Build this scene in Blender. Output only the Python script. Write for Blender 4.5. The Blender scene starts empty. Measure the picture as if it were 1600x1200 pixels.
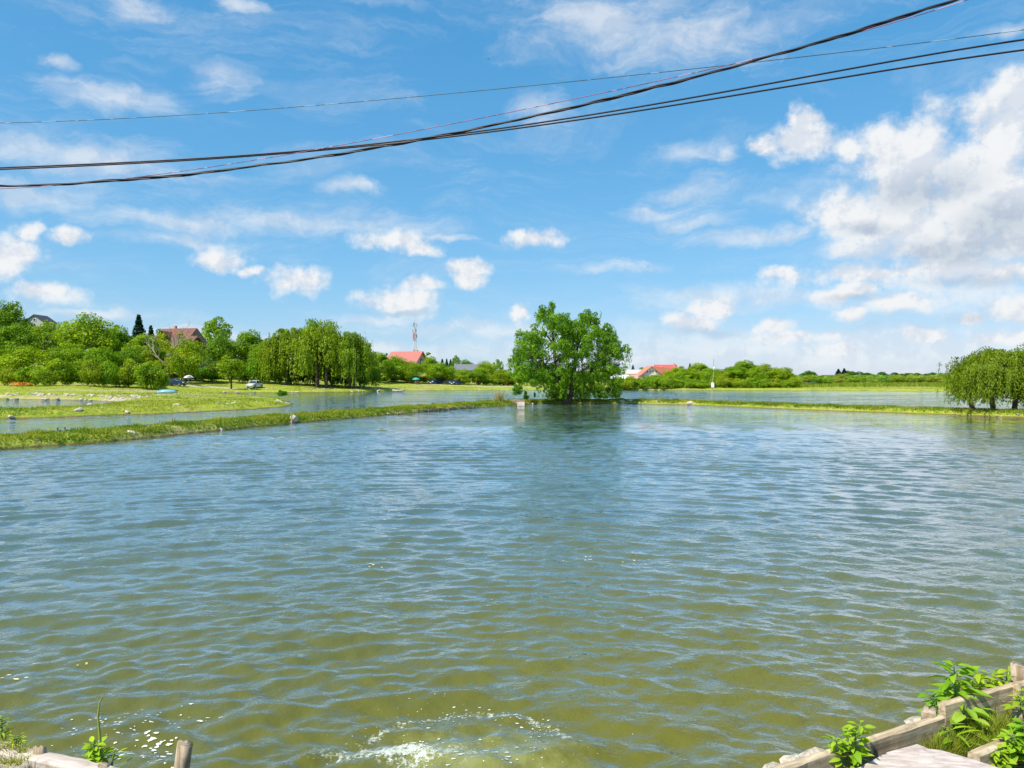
import bpy, math, random
import numpy as np
from mathutils import Vector, Matrix

S = bpy.context.scene
C = S.collection
# ------------------------------------------------------------------ camera
W, H, F, HY, CH = 1600, 1200, 1156.0, 592.0, 2.6
cam_d = bpy.data.cameras.new('camera')
cam = bpy.data.objects.new('camera', cam_d); C.objects.link(cam)
cam_d.sensor_width = 36.0
cam_d.lens = 36.0 * F / W
cam_d.clip_start = 0.1
cam_d.clip_end = 20000
cam.location = (0, 0, CH)
cam.rotation_euler = (math.radians(90) - math.atan((600 - HY) / F), 0, 0)
S.camera = cam
# ------------------------------------------------------------------ light and sky
SUN = Vector((-0.60, -0.52, 1.05)).normalized()
SUN_EL = math.asin(SUN.z); SUN_ROT = math.atan2(SUN.x, SUN.y)
sl = bpy.data.lights.new('sun', 'SUN'); sl.energy = 5.0; sl.angle = math.radians(0.53); sl.color = (1.0, 0.95, 0.86)
so = bpy.data.objects.new('sun', sl); C.objects.link(so)
so.rotation_euler = SUN.to_track_quat('Z', 'Y').to_euler()
S.view_settings.view_transform = 'Standard'
S.view_settings.look = 'None'
S.view_settings.gamma = 1
S.view_settings.use_curve_mapping = False
S.view_settings.exposure = 0.45
S.cycles.max_bounces = 6
S.cycles.transparent_max_bounces = 6
S.cycles.use_denoising = True

class NT:
    """small helper round a node tree"""
    def __init__(s, tree):
        s.t = tree; s.n = tree.nodes; s.l = tree.links
    def node(s, typ, **kw):
        n = s.n.new(typ)
        for k, v in kw.items(): setattr(n, k, v)
        return n
    def put(s, sock, v):
        if isinstance(v, bpy.types.NodeSocket): s.l.new(v, sock)
        else: sock.default_value = v
    def math(s, op, a, b=0.0, c=0.0, clamp=False):
        n = s.node('ShaderNodeMath', operation=op); n.use_clamp = clamp
        s.put(n.inputs[0], a); s.put(n.inputs[1], b); s.put(n.inputs[2], c)
        return n.outputs[0]
    def vmath(s, op, a, b=(0, 0, 0), c=(0, 0, 0)):
        n = s.node('ShaderNodeVectorMath', operation=op)
        s.put(n.inputs[0], a); s.put(n.inputs[1], b); s.put(n.inputs[2], c)
        return n.outputs['Value'] if op in ('LENGTH', 'DISTANCE', 'DOT_PRODUCT') else n.outputs[0]
    def noise(s, vec, scale, detail=2.0, rough=0.5, dist=0.0):
        n = s.node('ShaderNodeTexNoise')
        if vec is not None: s.l.new(vec, n.inputs['Vector'])
        n.inputs['Scale'].default_value = scale; n.inputs['Detail'].default_value = detail
        n.inputs['Roughness'].default_value = rough; n.inputs['Distortion'].default_value = dist
        return n
    def mix(s, f, a, b, blend='MIX'):
        n = s.node('ShaderNodeMix', data_type='RGBA', blend_type=blend)
        s.put(n.inputs[0], f); s.put(n.inputs[6], a); s.put(n.inputs[7], b)
        return n.outputs[2]
    def ramp(s, f, lo, hi, a=0.0, b=1.0, smooth=True):
        n = s.node('ShaderNodeMapRange'); n.interpolation_type = 'SMOOTHSTEP' if smooth else 'LINEAR'
        s.put(n.inputs[0], f); s.put(n.inputs[1], lo); s.put(n.inputs[2], hi); s.put(n.inputs[3], a); s.put(n.inputs[4], b)
        return n.outputs[0]

wd = bpy.data.worlds.new('World'); S.world = wd; wd.use_nodes = True
k = NT(wd.node_tree)
for n in list(k.n): k.n.remove(n)
SKY_STRENGTH = 0.105
sky = k.node('ShaderNodeTexSky', sky_type='NISHITA')
sky.sun_disc = False; sky.sun_elevation = SUN_EL; sky.sun_rotation = SUN_ROT
sky.air_density = 1.0; sky.dust_density = 0.3; sky.ozone_density = 2.0
tc = k.node('ShaderNodeTexCoord')
sep = k.node('ShaderNodeSeparateXYZ'); k.l.new(tc.outputs['Generated'], sep.inputs[0])
az = k.math('ARCTAN2', sep.outputs[0], sep.outputs[1]); el = k.math('ARCSINE', sep.outputs[2])
cmb = k.node('ShaderNodeCombineXYZ'); k.l.new(az, cmb.inputs[0]); k.l.new(el, cmb.inputs[1])
UV = cmb.outputs[0]
nw = k.noise(UV, 9.0, 4.0, 0.6)
warp = k.vmath('MULTIPLY_ADD', k.vmath('SUBTRACT', nw.outputs['Color'], (0.5, 0.5, 0.5)), (0.075, 0.045, 0), UV)
nw2 = k.noise(UV, 45.0, 3.0, 0.6)
warp = k.vmath('MULTIPLY_ADD', k.vmath('SUBTRACT', nw2.outputs['Color'], (0.5, 0.5, 0.5)), (0.016, 0.011, 0), warp)

def angles(px, py):
    x = (px - 800) / F; z = (HY - py) / F
    a = math.atan(x); return a, math.atan(z * math.cos(a)), math.cos(a)
def field(blobs, vec, grow=1.0):
    cur = None
    for (px, py, rx, ry) in blobs:
        rx *= grow; ry *= grow
        a, e, ca = angles(px, py)
        sx, sy = F / rx / ca / ca, F / ry / ca
        v = k.vmath('MULTIPLY_ADD', vec, (sx, sy, 0), (-a * sx, -e * sy, 0))
        v = k.math('SUBTRACT', 1.0, k.vmath('LENGTH', v))
        cur = v if cur is None else k.math('SMOOTH_MAX', cur, v, 0.12)
    return cur
CUM = [(1575, 200, 85, 62), (1590, 150, 50, 34), (1530, 255, 90, 55), (1420, 245, 105, 66), (1380, 225, 45, 40), (1490, 305, 130, 70),
       (1580, 330, 120, 100), (1400, 340, 115, 52), (1330, 335, 80, 40), (1450, 378, 140, 38), (1590, 385, 100, 45),
       (1480, 420, 170, 45), (1420, 300, 100, 80), (1520, 360, 120, 70), (1390, 428, 180, 18), (1560, 425, 130, 22), (1225, 430, 40, 10),
       (1248, 228, 66, 30), (1255, 195, 26, 26), (1195, 232, 30, 20), (1310, 238, 28, 18),
       (1340, 455, 45, 18), (1300, 467, 42, 12), (1330, 490, 26, 9), (1410, 478, 50, 14), (1440, 526, 38, 13), (1310, 545, 34, 11),
       (1215, 508, 42, 13), (1245, 522, 70, 9), (1070, 503, 42, 18), (1110, 482, 45, 14), (1530, 502, 28, 11), (1595, 485, 45, 24), (1575, 530, 60, 15),
       (837, 371, 40, 13), (815, 490, 16, 14), (735, 420, 38, 15), (735, 438, 22, 18), (618, 378, 50, 17), (645, 392, 35, 13), (627, 470, 68, 22), (655, 448, 36, 12),
       (466, 443, 54, 24), (345, 402, 50, 20), (397, 422, 22, 10), (75, 455, 58, 20), (25, 390, 45, 32), (48, 358, 28, 22), (-20, 400, 60, 40), (112, 370, 28, 14),
       (2100, 250, 300, 160), (1950, 480, 160, 60), (-500, 330, 200, 80), (1850, -250, 330, 170), (1250, -480, 260, 90), (2600, 100, 400, 150)]
THIN = [(220, 8, 70, 22), (372, 6, 50, 18), (190, 150, 110, 32), (95, 92, 50, 10), (345, 130, 70, 32), (60, 300, 150, 30), (280, 345, 170, 26), (300, 378, 150, 14),
        (940, 30, 170, 55), (950, 418, 100, 12), (1170, 372, 100, 18), (1075, 300, 85, 30), (1060, 238, 80, 26), (1130, 242, 30, 18), (550, 288, 55, 15),
        (850, 172, 55, 24), (800, 515, 330, 16), (1150, 465, 200, 22), (1350, 560, 330, 26), (150, 490, 170, 10), (1080, 345, 80, 14), (690, 370, 60, 8), (1560, 55, 60, 14), (1230, 372, 40, 12),
        (600, 500, 120, 14), (350, 545, 900, 22), (1200, 540, 700, 40), (1330, 400, 90, 14), (1020, 330, 60, 16), (1050, 60, 260, 50), (120, 240, 260, 40), (480, 350, 260, 30), (1500, 470, 200, 40), (900, -250, 500, 90), (200, -300, 400, 100), (1500, -600, 500, 200), (1000, 560, 300, 16), (330, 520, 180, 8)]
DARK = [(1490, 392, 150, 26), (1570, 350, 110, 48), (1440, 290, 100, 34), (1540, 440, 130, 12), (1360, 355, 60, 14), (1340, 470, 60, 8), (1100, 515, 60, 9), (640, 489, 60, 5),
        (2100, 330, 300, 100), (1850, -190, 300, 90), (1400, 505, 160, 12)]
fb = k.noise(UV, 20.0, 9.0, 0.62)
fbo = k.noise(k.vmath('ADD', UV, (-0.010, 0.016, 0)), 20.0, 9.0, 0.62)
fbf = k.math('SUBTRACT', fb.outputs[0], 0.5)
cum = k.math('MULTIPLY_ADD', fbf, 2.2, field(CUM, warp, 1.1))
cumA = k.ramp(cum, -0.20, 0.66)
st = k.vmath('MULTIPLY', warp, (1.0, 3.2, 0))
fs = k.noise(st, 8.0, 9.0, 0.66, 0.6)
thin = k.math('MULTIPLY_ADD', k.math('SUBTRACT', fs.outputs[0], 0.5), 2.6, field(THIN, warp))
thinA = k.ramp(thin, -0.25, 1.2, 0.0, 0.66)
dk = k.math('MULTIPLY_ADD', fbf, 0.7, field(DARK, warp))
dkA = k.ramp(dk, -0.35, 0.85)
# cloud brightness: thick heads bright, flat bases grey
sh = k.ramp(k.math('SUBTRACT', fb.outputs[0], fbo.outputs[0]), -0.10, 0.07, 0.0, 1.0)
ccol = k.mix(dkA, (0.93, 0.96, 1.0, 1), (0.64, 0.72, 0.82, 1))
ccol = k.mix(1.0, ccol, k.mix(sh, (0.83, 0.87, 0.93, 1), (1.05, 1.04, 1.02, 1)), 'MULTIPLY')
# grade the physical sky to the clear blue of that day
ss = k.node('ShaderNodeSeparateColor'); k.l.new(sky.outputs[0], ss.inputs[0]); sc_ = k.node('ShaderNodeCombineColor')
for i_, (am, gm) in enumerate([(0.612, 1.08), (0.735, 0.60), (0.953, 0.47)]):
    v_ = k.math('POWER', k.math('MULTIPLY', ss.outputs[i_], 0.1434), gm)
    k.l.new(k.math('MULTIPLY', v_, am / 0.1434), sc_.inputs[i_])
csc = k.vmath('SCALE', ccol); cnode = csc.node; cnode.inputs['Scale'].default_value = 0.67 / SKY_STRENGTH
st3 = k.noise(k.vmath('MULTIPLY', warp, (1.0, 4.5, 0)), 3.2, 9.0, 0.68, 0.8)
veil = k.ramp(st3.outputs[0], 0.46, 0.78, 0.0, 0.34)
thinA = k.math('MAXIMUM', thinA, veil)
mc = k.mix(thinA, sc_.outputs[0], csc)
mc = k.mix(cumA, mc, csc)
bg = k.node('ShaderNodeBackground'); k.l.new(mc, bg.inputs[0]); bg.inputs[1].default_value = SKY_STRENGTH
wo = k.node('ShaderNodeOutputWorld'); k.l.new(bg.outputs[0], wo.inputs[0])
wd.cycles.sampling_method = 'MANUAL'; wd.cycles.sample_map_resolution = 512

# ------------------------------------------------------------------ helpers
def at(px, py, D): return Vector(((px - 800) / F * D, D, CH - (py - HY) / F * D))
def gp(px, py, z=0.0):
    D = (CH - z) * F / (py - HY)
    return ((px - 800) / F * D, D)
def tag(o, label=None, cat=None, group=None, kind=None):
    if label: o['label'] = label
    if cat: o['category'] = cat
    if group: o['group'] = group
    if kind: o['kind'] = kind
    return o
def empty(name, loc=(0, 0, 0), rz=0.0, sc=(1, 1, 1)):
    o = bpy.data.objects.new(name, None); C.objects.link(o)
    o.location = loc; o.rotation_euler = (0, 0, rz); o.scale = sc; o.empty_display_size = 0.2
    return o
def link(name, me, parent=None):
    o = bpy.data.objects.new(name, me); C.objects.link(o)
    if parent is not None: o.parent = parent
    return o
def copy_tree(o, parent=None):
    c = o.copy(); C.objects.link(c); c.parent = parent
    for ch in list(o.children): copy_tree(ch, c)
    return c

class MB:
    """collects shapes for ONE mesh object; material slots by index"""
    def __init__(s): s.v = []; s.f = []; s.m = []; s.sm = []
    def add(s, vs, fs, mi=0, smooth=False):
        b = len(s.v); s.v += [tuple(v) for v in vs]
        for f in fs: s.f.append([i + b for i in f]); s.m.append(mi); s.sm.append(smooth)
    def box(s, c, d, rz=0.0, mi=0, M=None):
        x, y, z = d[0] / 2, d[1] / 2, d[2] / 2
        vs = [Vector((sx * x, sy * y, sz * z)) for sz in (-1, 1) for sy in (-1, 1) for sx in (-1, 1)]
        R = M if M is not None else Matrix.Rotation(rz, 3, 'Z')
        vs = [R @ v + Vector(c) for v in vs]
        s.add(vs, [(0, 2, 3, 1), (4, 5, 7, 6), (0, 1, 5, 4), (2, 6, 7, 3), (0, 4, 6, 2), (1, 3, 7, 5)], mi)
    def tube(s, pts, rad, n=8, mi=0, cap=True, smooth=True):
        pts = [Vector(p) for p in pts]
        if not isinstance(rad, (list, tuple)): rad = [rad] * len(pts)
        vs = []; fs = []; prev = None
        for i, p in enumerate(pts):
            t = (pts[min(i + 1, len(pts) - 1)] - pts[max(i - 1, 0)]).normalized()
            if prev is None:
                a = Vector((0, 0, 1)) if abs(t.z) < 0.9 else Vector((1, 0, 0))
                u = t.cross(a).normalized()
            else: u = (prev - t * prev.dot(t)).normalized()
            prev = u; w = t.cross(u)
            for j in range(n):
                q = 2 * math.pi * j / n
                vs.append(p + (u * math.cos(q) + w * math.sin(q)) * rad[i])
        for i in range(len(pts) - 1):
            for j in range(n):
                a = i * n + j; b = i * n + (j + 1) % n
                fs.append((a, b, b + n, a + n))
        s.add(vs, fs, mi, smooth)
        if cap:
            L = (len(pts) - 1) * n
            s.add([vs[j] for j in range(n)], [tuple(range(n))[::-1]], mi)
            s.add([vs[L + j] for j in range(n)], [tuple(range(n))], mi)
    def prism(s, poly, a, b, axis='y', mi=0):
        """extrude a 2-D outline (list of (u,v)) from a to b along an axis"""
        def P(u, v, t): return {'x': (t, u, v), 'y': (u, t, v), 'z': (u, v, t)}[axis]
        n = len(poly); vs = [P(u, v, a) for u, v in poly] + [P(u, v, b) for u, v in poly]
        fs = [tuple(range(n)), tuple(range(n, 2 * n))[::-1]] + [(i, i + n, (i + 1) % n + n, (i + 1) % n) for i in range(n)]
        s.add(vs, fs, mi)
    def build(s, name, mats, parent=None):
        me = bpy.data.meshes.new(name)
        me.from_pydata(s.v, [], s.f)
        for m in (mats if isinstance(mats, (list, tuple)) else [mats]): me.materials.append(m)
        me.polygons.foreach_set('material_index', s.m); me.polygons.foreach_set('use_smooth', s.sm)
        me.validate(); me.update()
        bm_fix(me)
        return link(name, me, parent)
import bmesh
def bm_fix(me):
    bm = bmesh.new(); bm.from_mesh(me); bmesh.ops.recalc_face_normals(bm, faces=bm.faces); bm.to_mesh(me); bm.free()

def quads_mesh(name, V, tint, mat, smooth=False):
    """V: (n,4,3) array of quads, tint: (n,) value per face"""
    n = len(V); me = bpy.data.meshes.new(name)
    me.vertices.add(n * 4); me.vertices.foreach_set('co', V.reshape(-1).astype(np.float32))
    me.loops.add(n * 4); me.loops.foreach_set('vertex_index', np.arange(n * 4, dtype=np.int32))
    me.polygons.add(n); me.polygons.foreach_set('loop_start', np.arange(0, n * 4, 4, dtype=np.int32))
    me.update(calc_edges=True)
    a = me.attributes.new('tint', 'FLOAT', 'FACE'); a.data.foreach_set('value', tint.astype(np.float32))
    me.materials.append(mat); me.validate()
    return me
def grid_mesh(name, X, Y, Z, mat, smooth=True):
    r, c = X.shape; me = bpy.data.meshes.new(name)
    me.vertices.add(r * c); me.vertices.foreach_set('co', np.stack([X, Y, Z], -1).reshape(-1).astype(np.float32))
    i = (np.arange(r - 1)[:, None] * c + np.arange(c - 1)[None, :]).reshape(-1)
    q = np.stack([i, i + 1, i + c + 1, i + c], -1).astype(np.int32); n = len(q)
    me.loops.add(n * 4); me.loops.foreach_set('vertex_index', q.reshape(-1))
    me.polygons.add(n); me.polygons.foreach_set('loop_start', np.arange(0, n * 4, 4, dtype=np.int32))
    me.polygons.foreach_set('use_smooth', np.ones(n, bool) if smooth else np.zeros(n, bool))
    me.update(calc_edges=True); me.materials.append(mat)
    return me

# value noise in numpy
_pr = np.random.RandomState(5); _T = _pr.rand(256, 256)
def vnoise(x, y):
    xi = np.floor(x).astype(int); yi = np.floor(y).astype(int); fx = x - xi; fy = y - yi
    fx = fx * fx * (3 - 2 * fx); fy = fy * fy * (3 - 2 * fy)
    g = lambda a, b: _T[a & 255, b & 255]
    return (g(xi, yi) * (1 - fx) + g(xi + 1, yi) * fx) * (1 - fy) + (g(xi, yi + 1) * (1 - fx) + g(xi + 1, yi + 1) * fx) * fy
def fbm(x, y, o=4):
    s = 0; a = 0.5
    for i in range(o): s = s + a * vnoise(x * 2 ** i + 17.3 * i, y * 2 ** i + 5.1 * i); a *= 0.5
    return s / (1 - 0.5 ** o)
def smooth(t): t = np.clip(t, 0, 1); return t * t * (3 - 2 * t)
def sdist(poly, X, Y):
    """signed distance to a polygon, positive inside"""
    sh = X.shape; X = X.reshape(-1); Y = Y.reshape(-1)
    d = np.full(X.shape, 1e18); ins = np.zeros(X.shape, bool); n = len(poly)
    for i in range(n):
        ax, ay = poly[i]; bx, by = poly[(i + 1) % n]; ex, ey = bx - ax, by - ay
        t = np.clip(((X - ax) * ex + (Y - ay) * ey) / (ex * ex + ey * ey + 1e-12), 0, 1)
        d = np.minimum(d, (X - ax - t * ex) ** 2 + (Y - ay - t * ey) ** 2)
        c = (ay > Y) != (by > Y)
        if abs(ey) > 1e-12: ins ^= c & (X < ex * (Y - ay) / ey + ax)
    d = np.sqrt(d); return np.where(ins, d, -d).reshape(sh)

# ------------------------------------------------------------------ materials
def new_mat(name):
    m = bpy.data.materials.new(name); m.use_nodes = True
    t = NT(m.node_tree); b = t.n['Principled BSDF']
    return m, t, b
def plain(name, col, rough=0.6, metal=0.0, var=0.18, scale=3.0, bump=0.0, spec=0.5):
    m, t, b = new_mat(name)
    tcn = t.node('ShaderNodeTexCoord'); n = t.noise(tcn.outputs['Object'], scale, 5.0, 0.6)
    lo = tuple(c * (1 - var) for c in col) + (1,); hi = tuple(min(1, c * (1 + var)) for c in col) + (1,)
    t.l.new(t.mix(t.ramp(n.outputs[0], 0.3, 0.7), lo, hi), b.inputs['Base Color'])
    b.inputs['Roughness'].default_value = rough; b.inputs['Metallic'].default_value = metal
    b.inputs['Specular IOR Level'].default_value = spec
    if bump:
        bn = t.node('ShaderNodeBump'); bn.inputs['Strength'].default_value = 0.6; bn.inputs['Distance'].default_value = bump
        t.l.new(n.outputs[0], bn.inputs['Height']); t.l.new(bn.outputs[0], b.inputs['Normal'])
    return m
def leaf_mat(name, c1, c2, trans=0.45, c3=None):
    m = bpy.data.materials.new(name); m.use_nodes = True; t = NT(m.node_tree)
    for n in list(t.n): t.n.remove(n)
    at_ = t.node('ShaderNodeAttribute', attribute_name='tint')
    oi = t.node('ShaderNodeObjectInfo')
    col = t.mix(at_.outputs['Fac'], c1 + (1,), c2 + (1,))
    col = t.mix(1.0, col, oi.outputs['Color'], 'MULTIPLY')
    d = t.node('ShaderNodeBsdfDiffuse'); t.l.new(col, d.inputs[0])
    tr = t.node('ShaderNodeBsdfTranslucent'); t.l.new(t.mix(1.0, col, (1.15, 1.1, 0.5, 1), 'MULTIPLY'), tr.inputs[0])
    g = t.node('ShaderNodeBsdfGlossy'); g.inputs['Roughness'].default_value = 0.5; g.inputs[0].default_value = (0.9, 0.95, 1, 1)
    mx = t.node('ShaderNodeMixShader'); mx.inputs[0].default_value = trans
    t.l.new(d.outputs[0], mx.inputs[1]); t.l.new(tr.outputs[0], mx.inputs[2])
    m2 = t.node('ShaderNodeMixShader'); m2.inputs[0].default_value = 0.012
    t.l.new(mx.outputs[0], m2.inputs[1]); t.l.new(g.outputs[0], m2.inputs[2])
    o = t.node('ShaderNodeOutputMaterial'); t.l.new(m2.outputs[0], o.inputs[0])
    return m
LEAF = leaf_mat('leaf_green', (0.10, 0.21, 0.005), (0.33, 0.48, 0.010))
LEAF_W = leaf_mat('leaf_willow', (0.13, 0.23, 0.006), (0.36, 0.46, 0.015))
LEAF_C = leaf_mat('leaf_deep', (0.045, 0.155, 0.004), (0.25, 0.45, 0.008))
LEAF_S = leaf_mat('needles', (0.012, 0.045, 0.022), (0.03, 0.085, 0.035), 0.15)
LEAF_F = leaf_mat('leaf_weed', (0.15, 0.30, 0.012), (0.40, 0.54, 0.03), 0.4)
GRASS = leaf_mat('grass_blade', (0.11, 0.23, 0.010), (0.43, 0.41, 0.05), 0.45)
DRY = leaf_mat('dry_blade', (0.30, 0.26, 0.08), (0.55, 0.48, 0.22), 0.3)
BARK = plain('bark', (0.085, 0.062, 0.042), 0.9, scale=6, var=0.4, bump=0.03)
BARK_P = plain('pale_bark', (0.30, 0.25, 0.17), 0.9, scale=6, var=0.3)
STONE = plain('stone', (0.46, 0.40, 0.31), 0.9, scale=2.5, var=0.35, bump=0.05)

def wood_mat(name, c1, c2, c3, axis_scale=(1.2, 22, 22), bump=0.004):
    m, t, b = new_mat(name)
    tcn = t.node('ShaderNodeTexCoord')
    v = t.vmath('MULTIPLY', tcn.outputs['Object'], axis_scale)
    n = t.noise(v, 1.0, 8.0, 0.65, 0.6); n2 = t.noise(tcn.outputs['Object'], 7.0, 4.0, 0.6)
    c = t.mix(t.ramp(n.outputs[0], 0.34, 0.66), c1 + (1,), c2 + (1,))
    c = t.mix(t.ramp(n2.outputs[0], 0.52, 0.72, 0, 0.7), c, c3 + (1,))
    t.l.new(c, b.inputs['Base Color']); b.inputs['Roughness'].default_value = 0.85; b.inputs['Specular IOR Level'].default_value = 0.2
    bn = t.node('ShaderNodeBump'); bn.inputs['Distance'].default_value = bump; bn.inputs['Strength'].default_value = 0.9
    t.l.new(n.outputs[0], bn.inputs['Height']); t.l.new(bn.outputs[0], b.inputs['Normal'])
    return m
WOOD = wood_mat('board_wood', (0.30, 0.21, 0.12), (0.62, 0.50, 0.33), (0.16, 0.11, 0.06))
WOODP = wood_mat('pale_wood', (0.36, 0.28, 0.22), (0.58, 0.49, 0.42), (0.20, 0.15, 0.11))
POSTW = wood_mat('post_wood', (0.22, 0.16, 0.10), (0.55, 0.44, 0.31), (0.08, 0.05, 0.03), (18, 18, 2.0), 0.008)
PALIS = wood_mat('palisade_wood', (0.22, 0.16, 0.09), (0.44, 0.34, 0.20), (0.1, 0.08, 0.05), (10, 10, 1.5))

def ground_mat():
    m, t, b = new_mat('meadow')
    g = t.node('ShaderNodeNewGeometry'); P = g.outputs['Position']
    n1 = t.noise(P, 0.35, 6.0, 0.65); n2 = t.noise(P, 3.0, 5.0, 0.7); n3 = t.noise(P, 0.07, 4.0, 0.6)
    c = t.mix(t.ramp(n1.outputs[0], 0.35, 0.65), (0.12, 0.205, 0.014, 1), (0.27, 0.32, 0.028, 1))
    c = t.mix(t.ramp(n2.outputs[0], 0.35, 0.72), c, (0.42, 0.44, 0.06, 1))
    c = t.mix(t.ramp(n3.outputs[0], 0.50, 0.66, 0, 0.8), c, (0.42, 0.36, 0.17, 1))
    for (ex, ey, rx, ry) in [((305 - 800) / F * 146, 146, 9, 3.2), ((592 - 800) / F * 168, 168, 8, 2.2), ((700 - 800) / F * 186, 187, 16, 1.8), ((830 - 800) / F * 184, 184, 16, 4.5), ((60 - 800) / F * 98, 99, 22, 2.2), ((150 - 800) / F * 84, 85, 9, 3)]:
        dd = t.vmath('LENGTH', t.vmath('MULTIPLY', t.vmath('SUBTRACT', P, (ex, ey, 0)), (1 / rx, 1 / ry, 0)))
        dd = t.math('MULTIPLY_ADD', t.math('SUBTRACT', n2.outputs[0], 0.5), 1.6, dd)
        c = t.mix(t.ramp(dd, 0.6, 1.15, 0.9, 0.0), c, (0.50, 0.42, 0.27, 1))
    s_ = t.node('ShaderNodeSeparateXYZ'); t.l.new(P, s_.inputs[0])
    zz = t.math('MULTIPLY_ADD', n2.outputs[0], -0.22, s_.outputs[2])
    c = t.mix(t.ramp(zz, -0.12, 0.0, 1, 0), c, (0.16, 0.115, 0.055, 1))
    t.l.new(c, b.inputs['Base Color']); b.inputs['Roughness'].default_value = 0.95; b.inputs['Specular IOR Level'].default_value = 0.1
    bn = t.node('ShaderNodeBump'); bn.inputs['Distance'].default_value = 0.25; t.l.new(n2.outputs[0], bn.inputs['Height']); t.l.new(bn.outputs[0], b.inputs['Normal'])
    return m
MEADOW = ground_mat()

def water_mat():
    m, t, b = new_mat('pond_water')
    g = t.node('ShaderNodeNewGeometry'); P = g.outputs['Position']
    r = t.vmath('LENGTH', P)
    n0 = t.noise(P, 0.12, 3.0, 0.5)
    c = t.mix(t.ramp(n0.outputs[0], 0.3, 0.7), (0.096, 0.092, 0.0015, 1), (0.130, 0.120, 0.002, 1))
    # muddy near the bank; further out the sky's reflected blue mixed into the colour
    c = t.mix(t.ramp(r, 2.5, 16.0), c, (0.068, 0.100, 0.065, 1))
    # bubbles stirred up at the outflow make the water milky there
    dd = t.vmath('LENGTH', t.vmath('MULTIPLY', t.vmath('SUBTRACT', P, (-0.30, 4.95, 0)), (0.8, 1.0, 0)))
    n4 = t.noise(P, 5.0, 5.0, 0.7)
    dd = t.math('MULTIPLY_ADD', t.math('SUBTRACT', n4.outputs[0], 0.5), 1.3, dd)
    c = t.mix(t.ramp(dd, 0.0, 0.75, 0.26, 0.0), c, (0.50, 0.52, 0.20, 1))
    # lacy foam: a ring round the outflow and a band left of it
    vo = t.node('ShaderNodeTexVoronoi'); vo.feature = 'DISTANCE_TO_EDGE'; vo.inputs['Scale'].default_value = 26.0
    wv = t.noise(P, 9.0, 4.0, 0.65)
    Pw = t.vmath('MULTIPLY_ADD', t.vmath('SUBTRACT', wv.outputs['Color'], (0.5, 0.5, 0.5)), (0.22, 0.22, 0), P); t.l.new(Pw, vo.inputs['Vector'])
    ring = t.math('ABSOLUTE', t.math('SUBTRACT', t.vmath('LENGTH', t.vmath('MULTIPLY', t.vmath('SUBTRACT', Pw, (-0.28, 4.93, 0)), (1, 1, 0))), 0.82))
    ps = t.node('ShaderNodeSeparateXYZ'); t.l.new(Pw, ps.inputs[0])
    ring = t.math('ADD', ring, t.ramp(ps.outputs[1], 5.25, 5.0, 0.0, 0.5))
    b1 = t.vmath('LENGTH', t.vmath('MULTIPLY', t.vmath('SUBTRACT', Pw, (-0.80, 5.10, 0)), (0.30, 1.25, 0)))
    b2 = t.vmath('LENGTH', t.vmath('MULTIPLY', t.vmath('SUBTRACT', Pw, (-0.30, 5.10, 0)), (0.50, 0.60, 0)))
    dm = t.math('MINIMUM', t.math('ADD', t.math('MULTIPLY', ring, 2.2), 0.065), t.math('MINIMUM', t.math('ADD', b1, -0.03), t.math('ADD', b2, 0.075)))
    fm = t.math('ADD', t.math('ADD', t.math('MULTIPLY', dm, 4.2), t.math('MULTIPLY', vo.outputs[0], 1.3)), t.math('MULTIPLY', t.math('SUBTRACT', 0.62, t.noise(P, 24.0, 6.0, 0.7).outputs[0]), 2.4))
    foam = t.ramp(fm, 0.38, 0.95, 0.85, 0.0)
    c = t.mix(foam, c, (0.52, 0.56, 0.50, 1))
    # fine ripples everywhere, broader ones where the modelled waves fade out
    Pa = t.vmath('MULTIPLY', P, (0.7, 1.0, 1.0))
    f1 = t.noise(Pa, 9.0, 3.0, 0.6); f2 = t.noise(Pa, 3.2, 3.0, 0.6); f3 = t.noise(Pa, 0.9, 2.0, 0.6)
    gust = t.ramp(t.noise(t.vmath('MULTIPLY', P, (0.5, 1.0, 1)), 0.11, 3.0, 0.6).outputs[0], 0.35, 0.65, 0.55, 1.25)
    far = t.ramp(r, 10.0, 50.0)
    h = t.math('MULTIPLY', f1.outputs[0], 0.025)
    h = t.math('MULTIPLY', h, gust)
    bn = t.node('ShaderNodeBump'); bn.inputs['Distance'].default_value = 1.0; bn.inputs['Strength'].default_value = 1.0
    t.l.new(h, bn.inputs['Height'])
    # slopes of the distant wavelets, too fine to be modelled one by one
    o1 = t.vmath('SUBTRACT', f2.outputs['Color'], (0.5, 0.5, 0.5)); o2 = t.vmath('SUBTRACT', f3.outputs['Color'], (0.5, 0.5, 0.5))
    sl = t.vmath('ADD', t.vmath('MULTIPLY', o1, (0.5, 0.62, 0)), t.vmath('MULTIPLY', o2, (0.22, 0.34, 0)))
    st2 = t.noise(t.vmath('MULTIPLY', P, (0.10, 0.35, 1)), 1.0, 4.0, 0.65)
    wgt = t.math('MULTIPLY', t.math('MULTIPLY', t.math('MULTIPLY', far, t.ramp(r, 20.0, 80.0, 1.0, 2.3)), gust), t.ramp(st2.outputs[0], 0.35, 0.65, 0.45, 1.25))
    sc2 = t.vmath('SCALE', sl); t.l.new(wgt, sc2.node.inputs['Scale'])
    N = t.vmath('NORMALIZE', t.vmath('ADD', bn.outputs[0], sc2))
    df = t.node('ShaderNodeBsdfDiffuse'); t.l.new(c, df.inputs[0]); t.l.new(N, df.inputs['Normal'])
    gl = t.node('ShaderNodeBsdfGlossy'); gl.inputs['Roughness'].default_value = 0.05; gl.inputs[0].default_value = (1, 1, 1, 1); t.l.new(N, gl.inputs['Normal'])
    fr = t.node('ShaderNodeFresnel'); fr.inputs['IOR'].default_value = 1.36; t.l.new(N, fr.inputs['Normal'])
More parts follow.
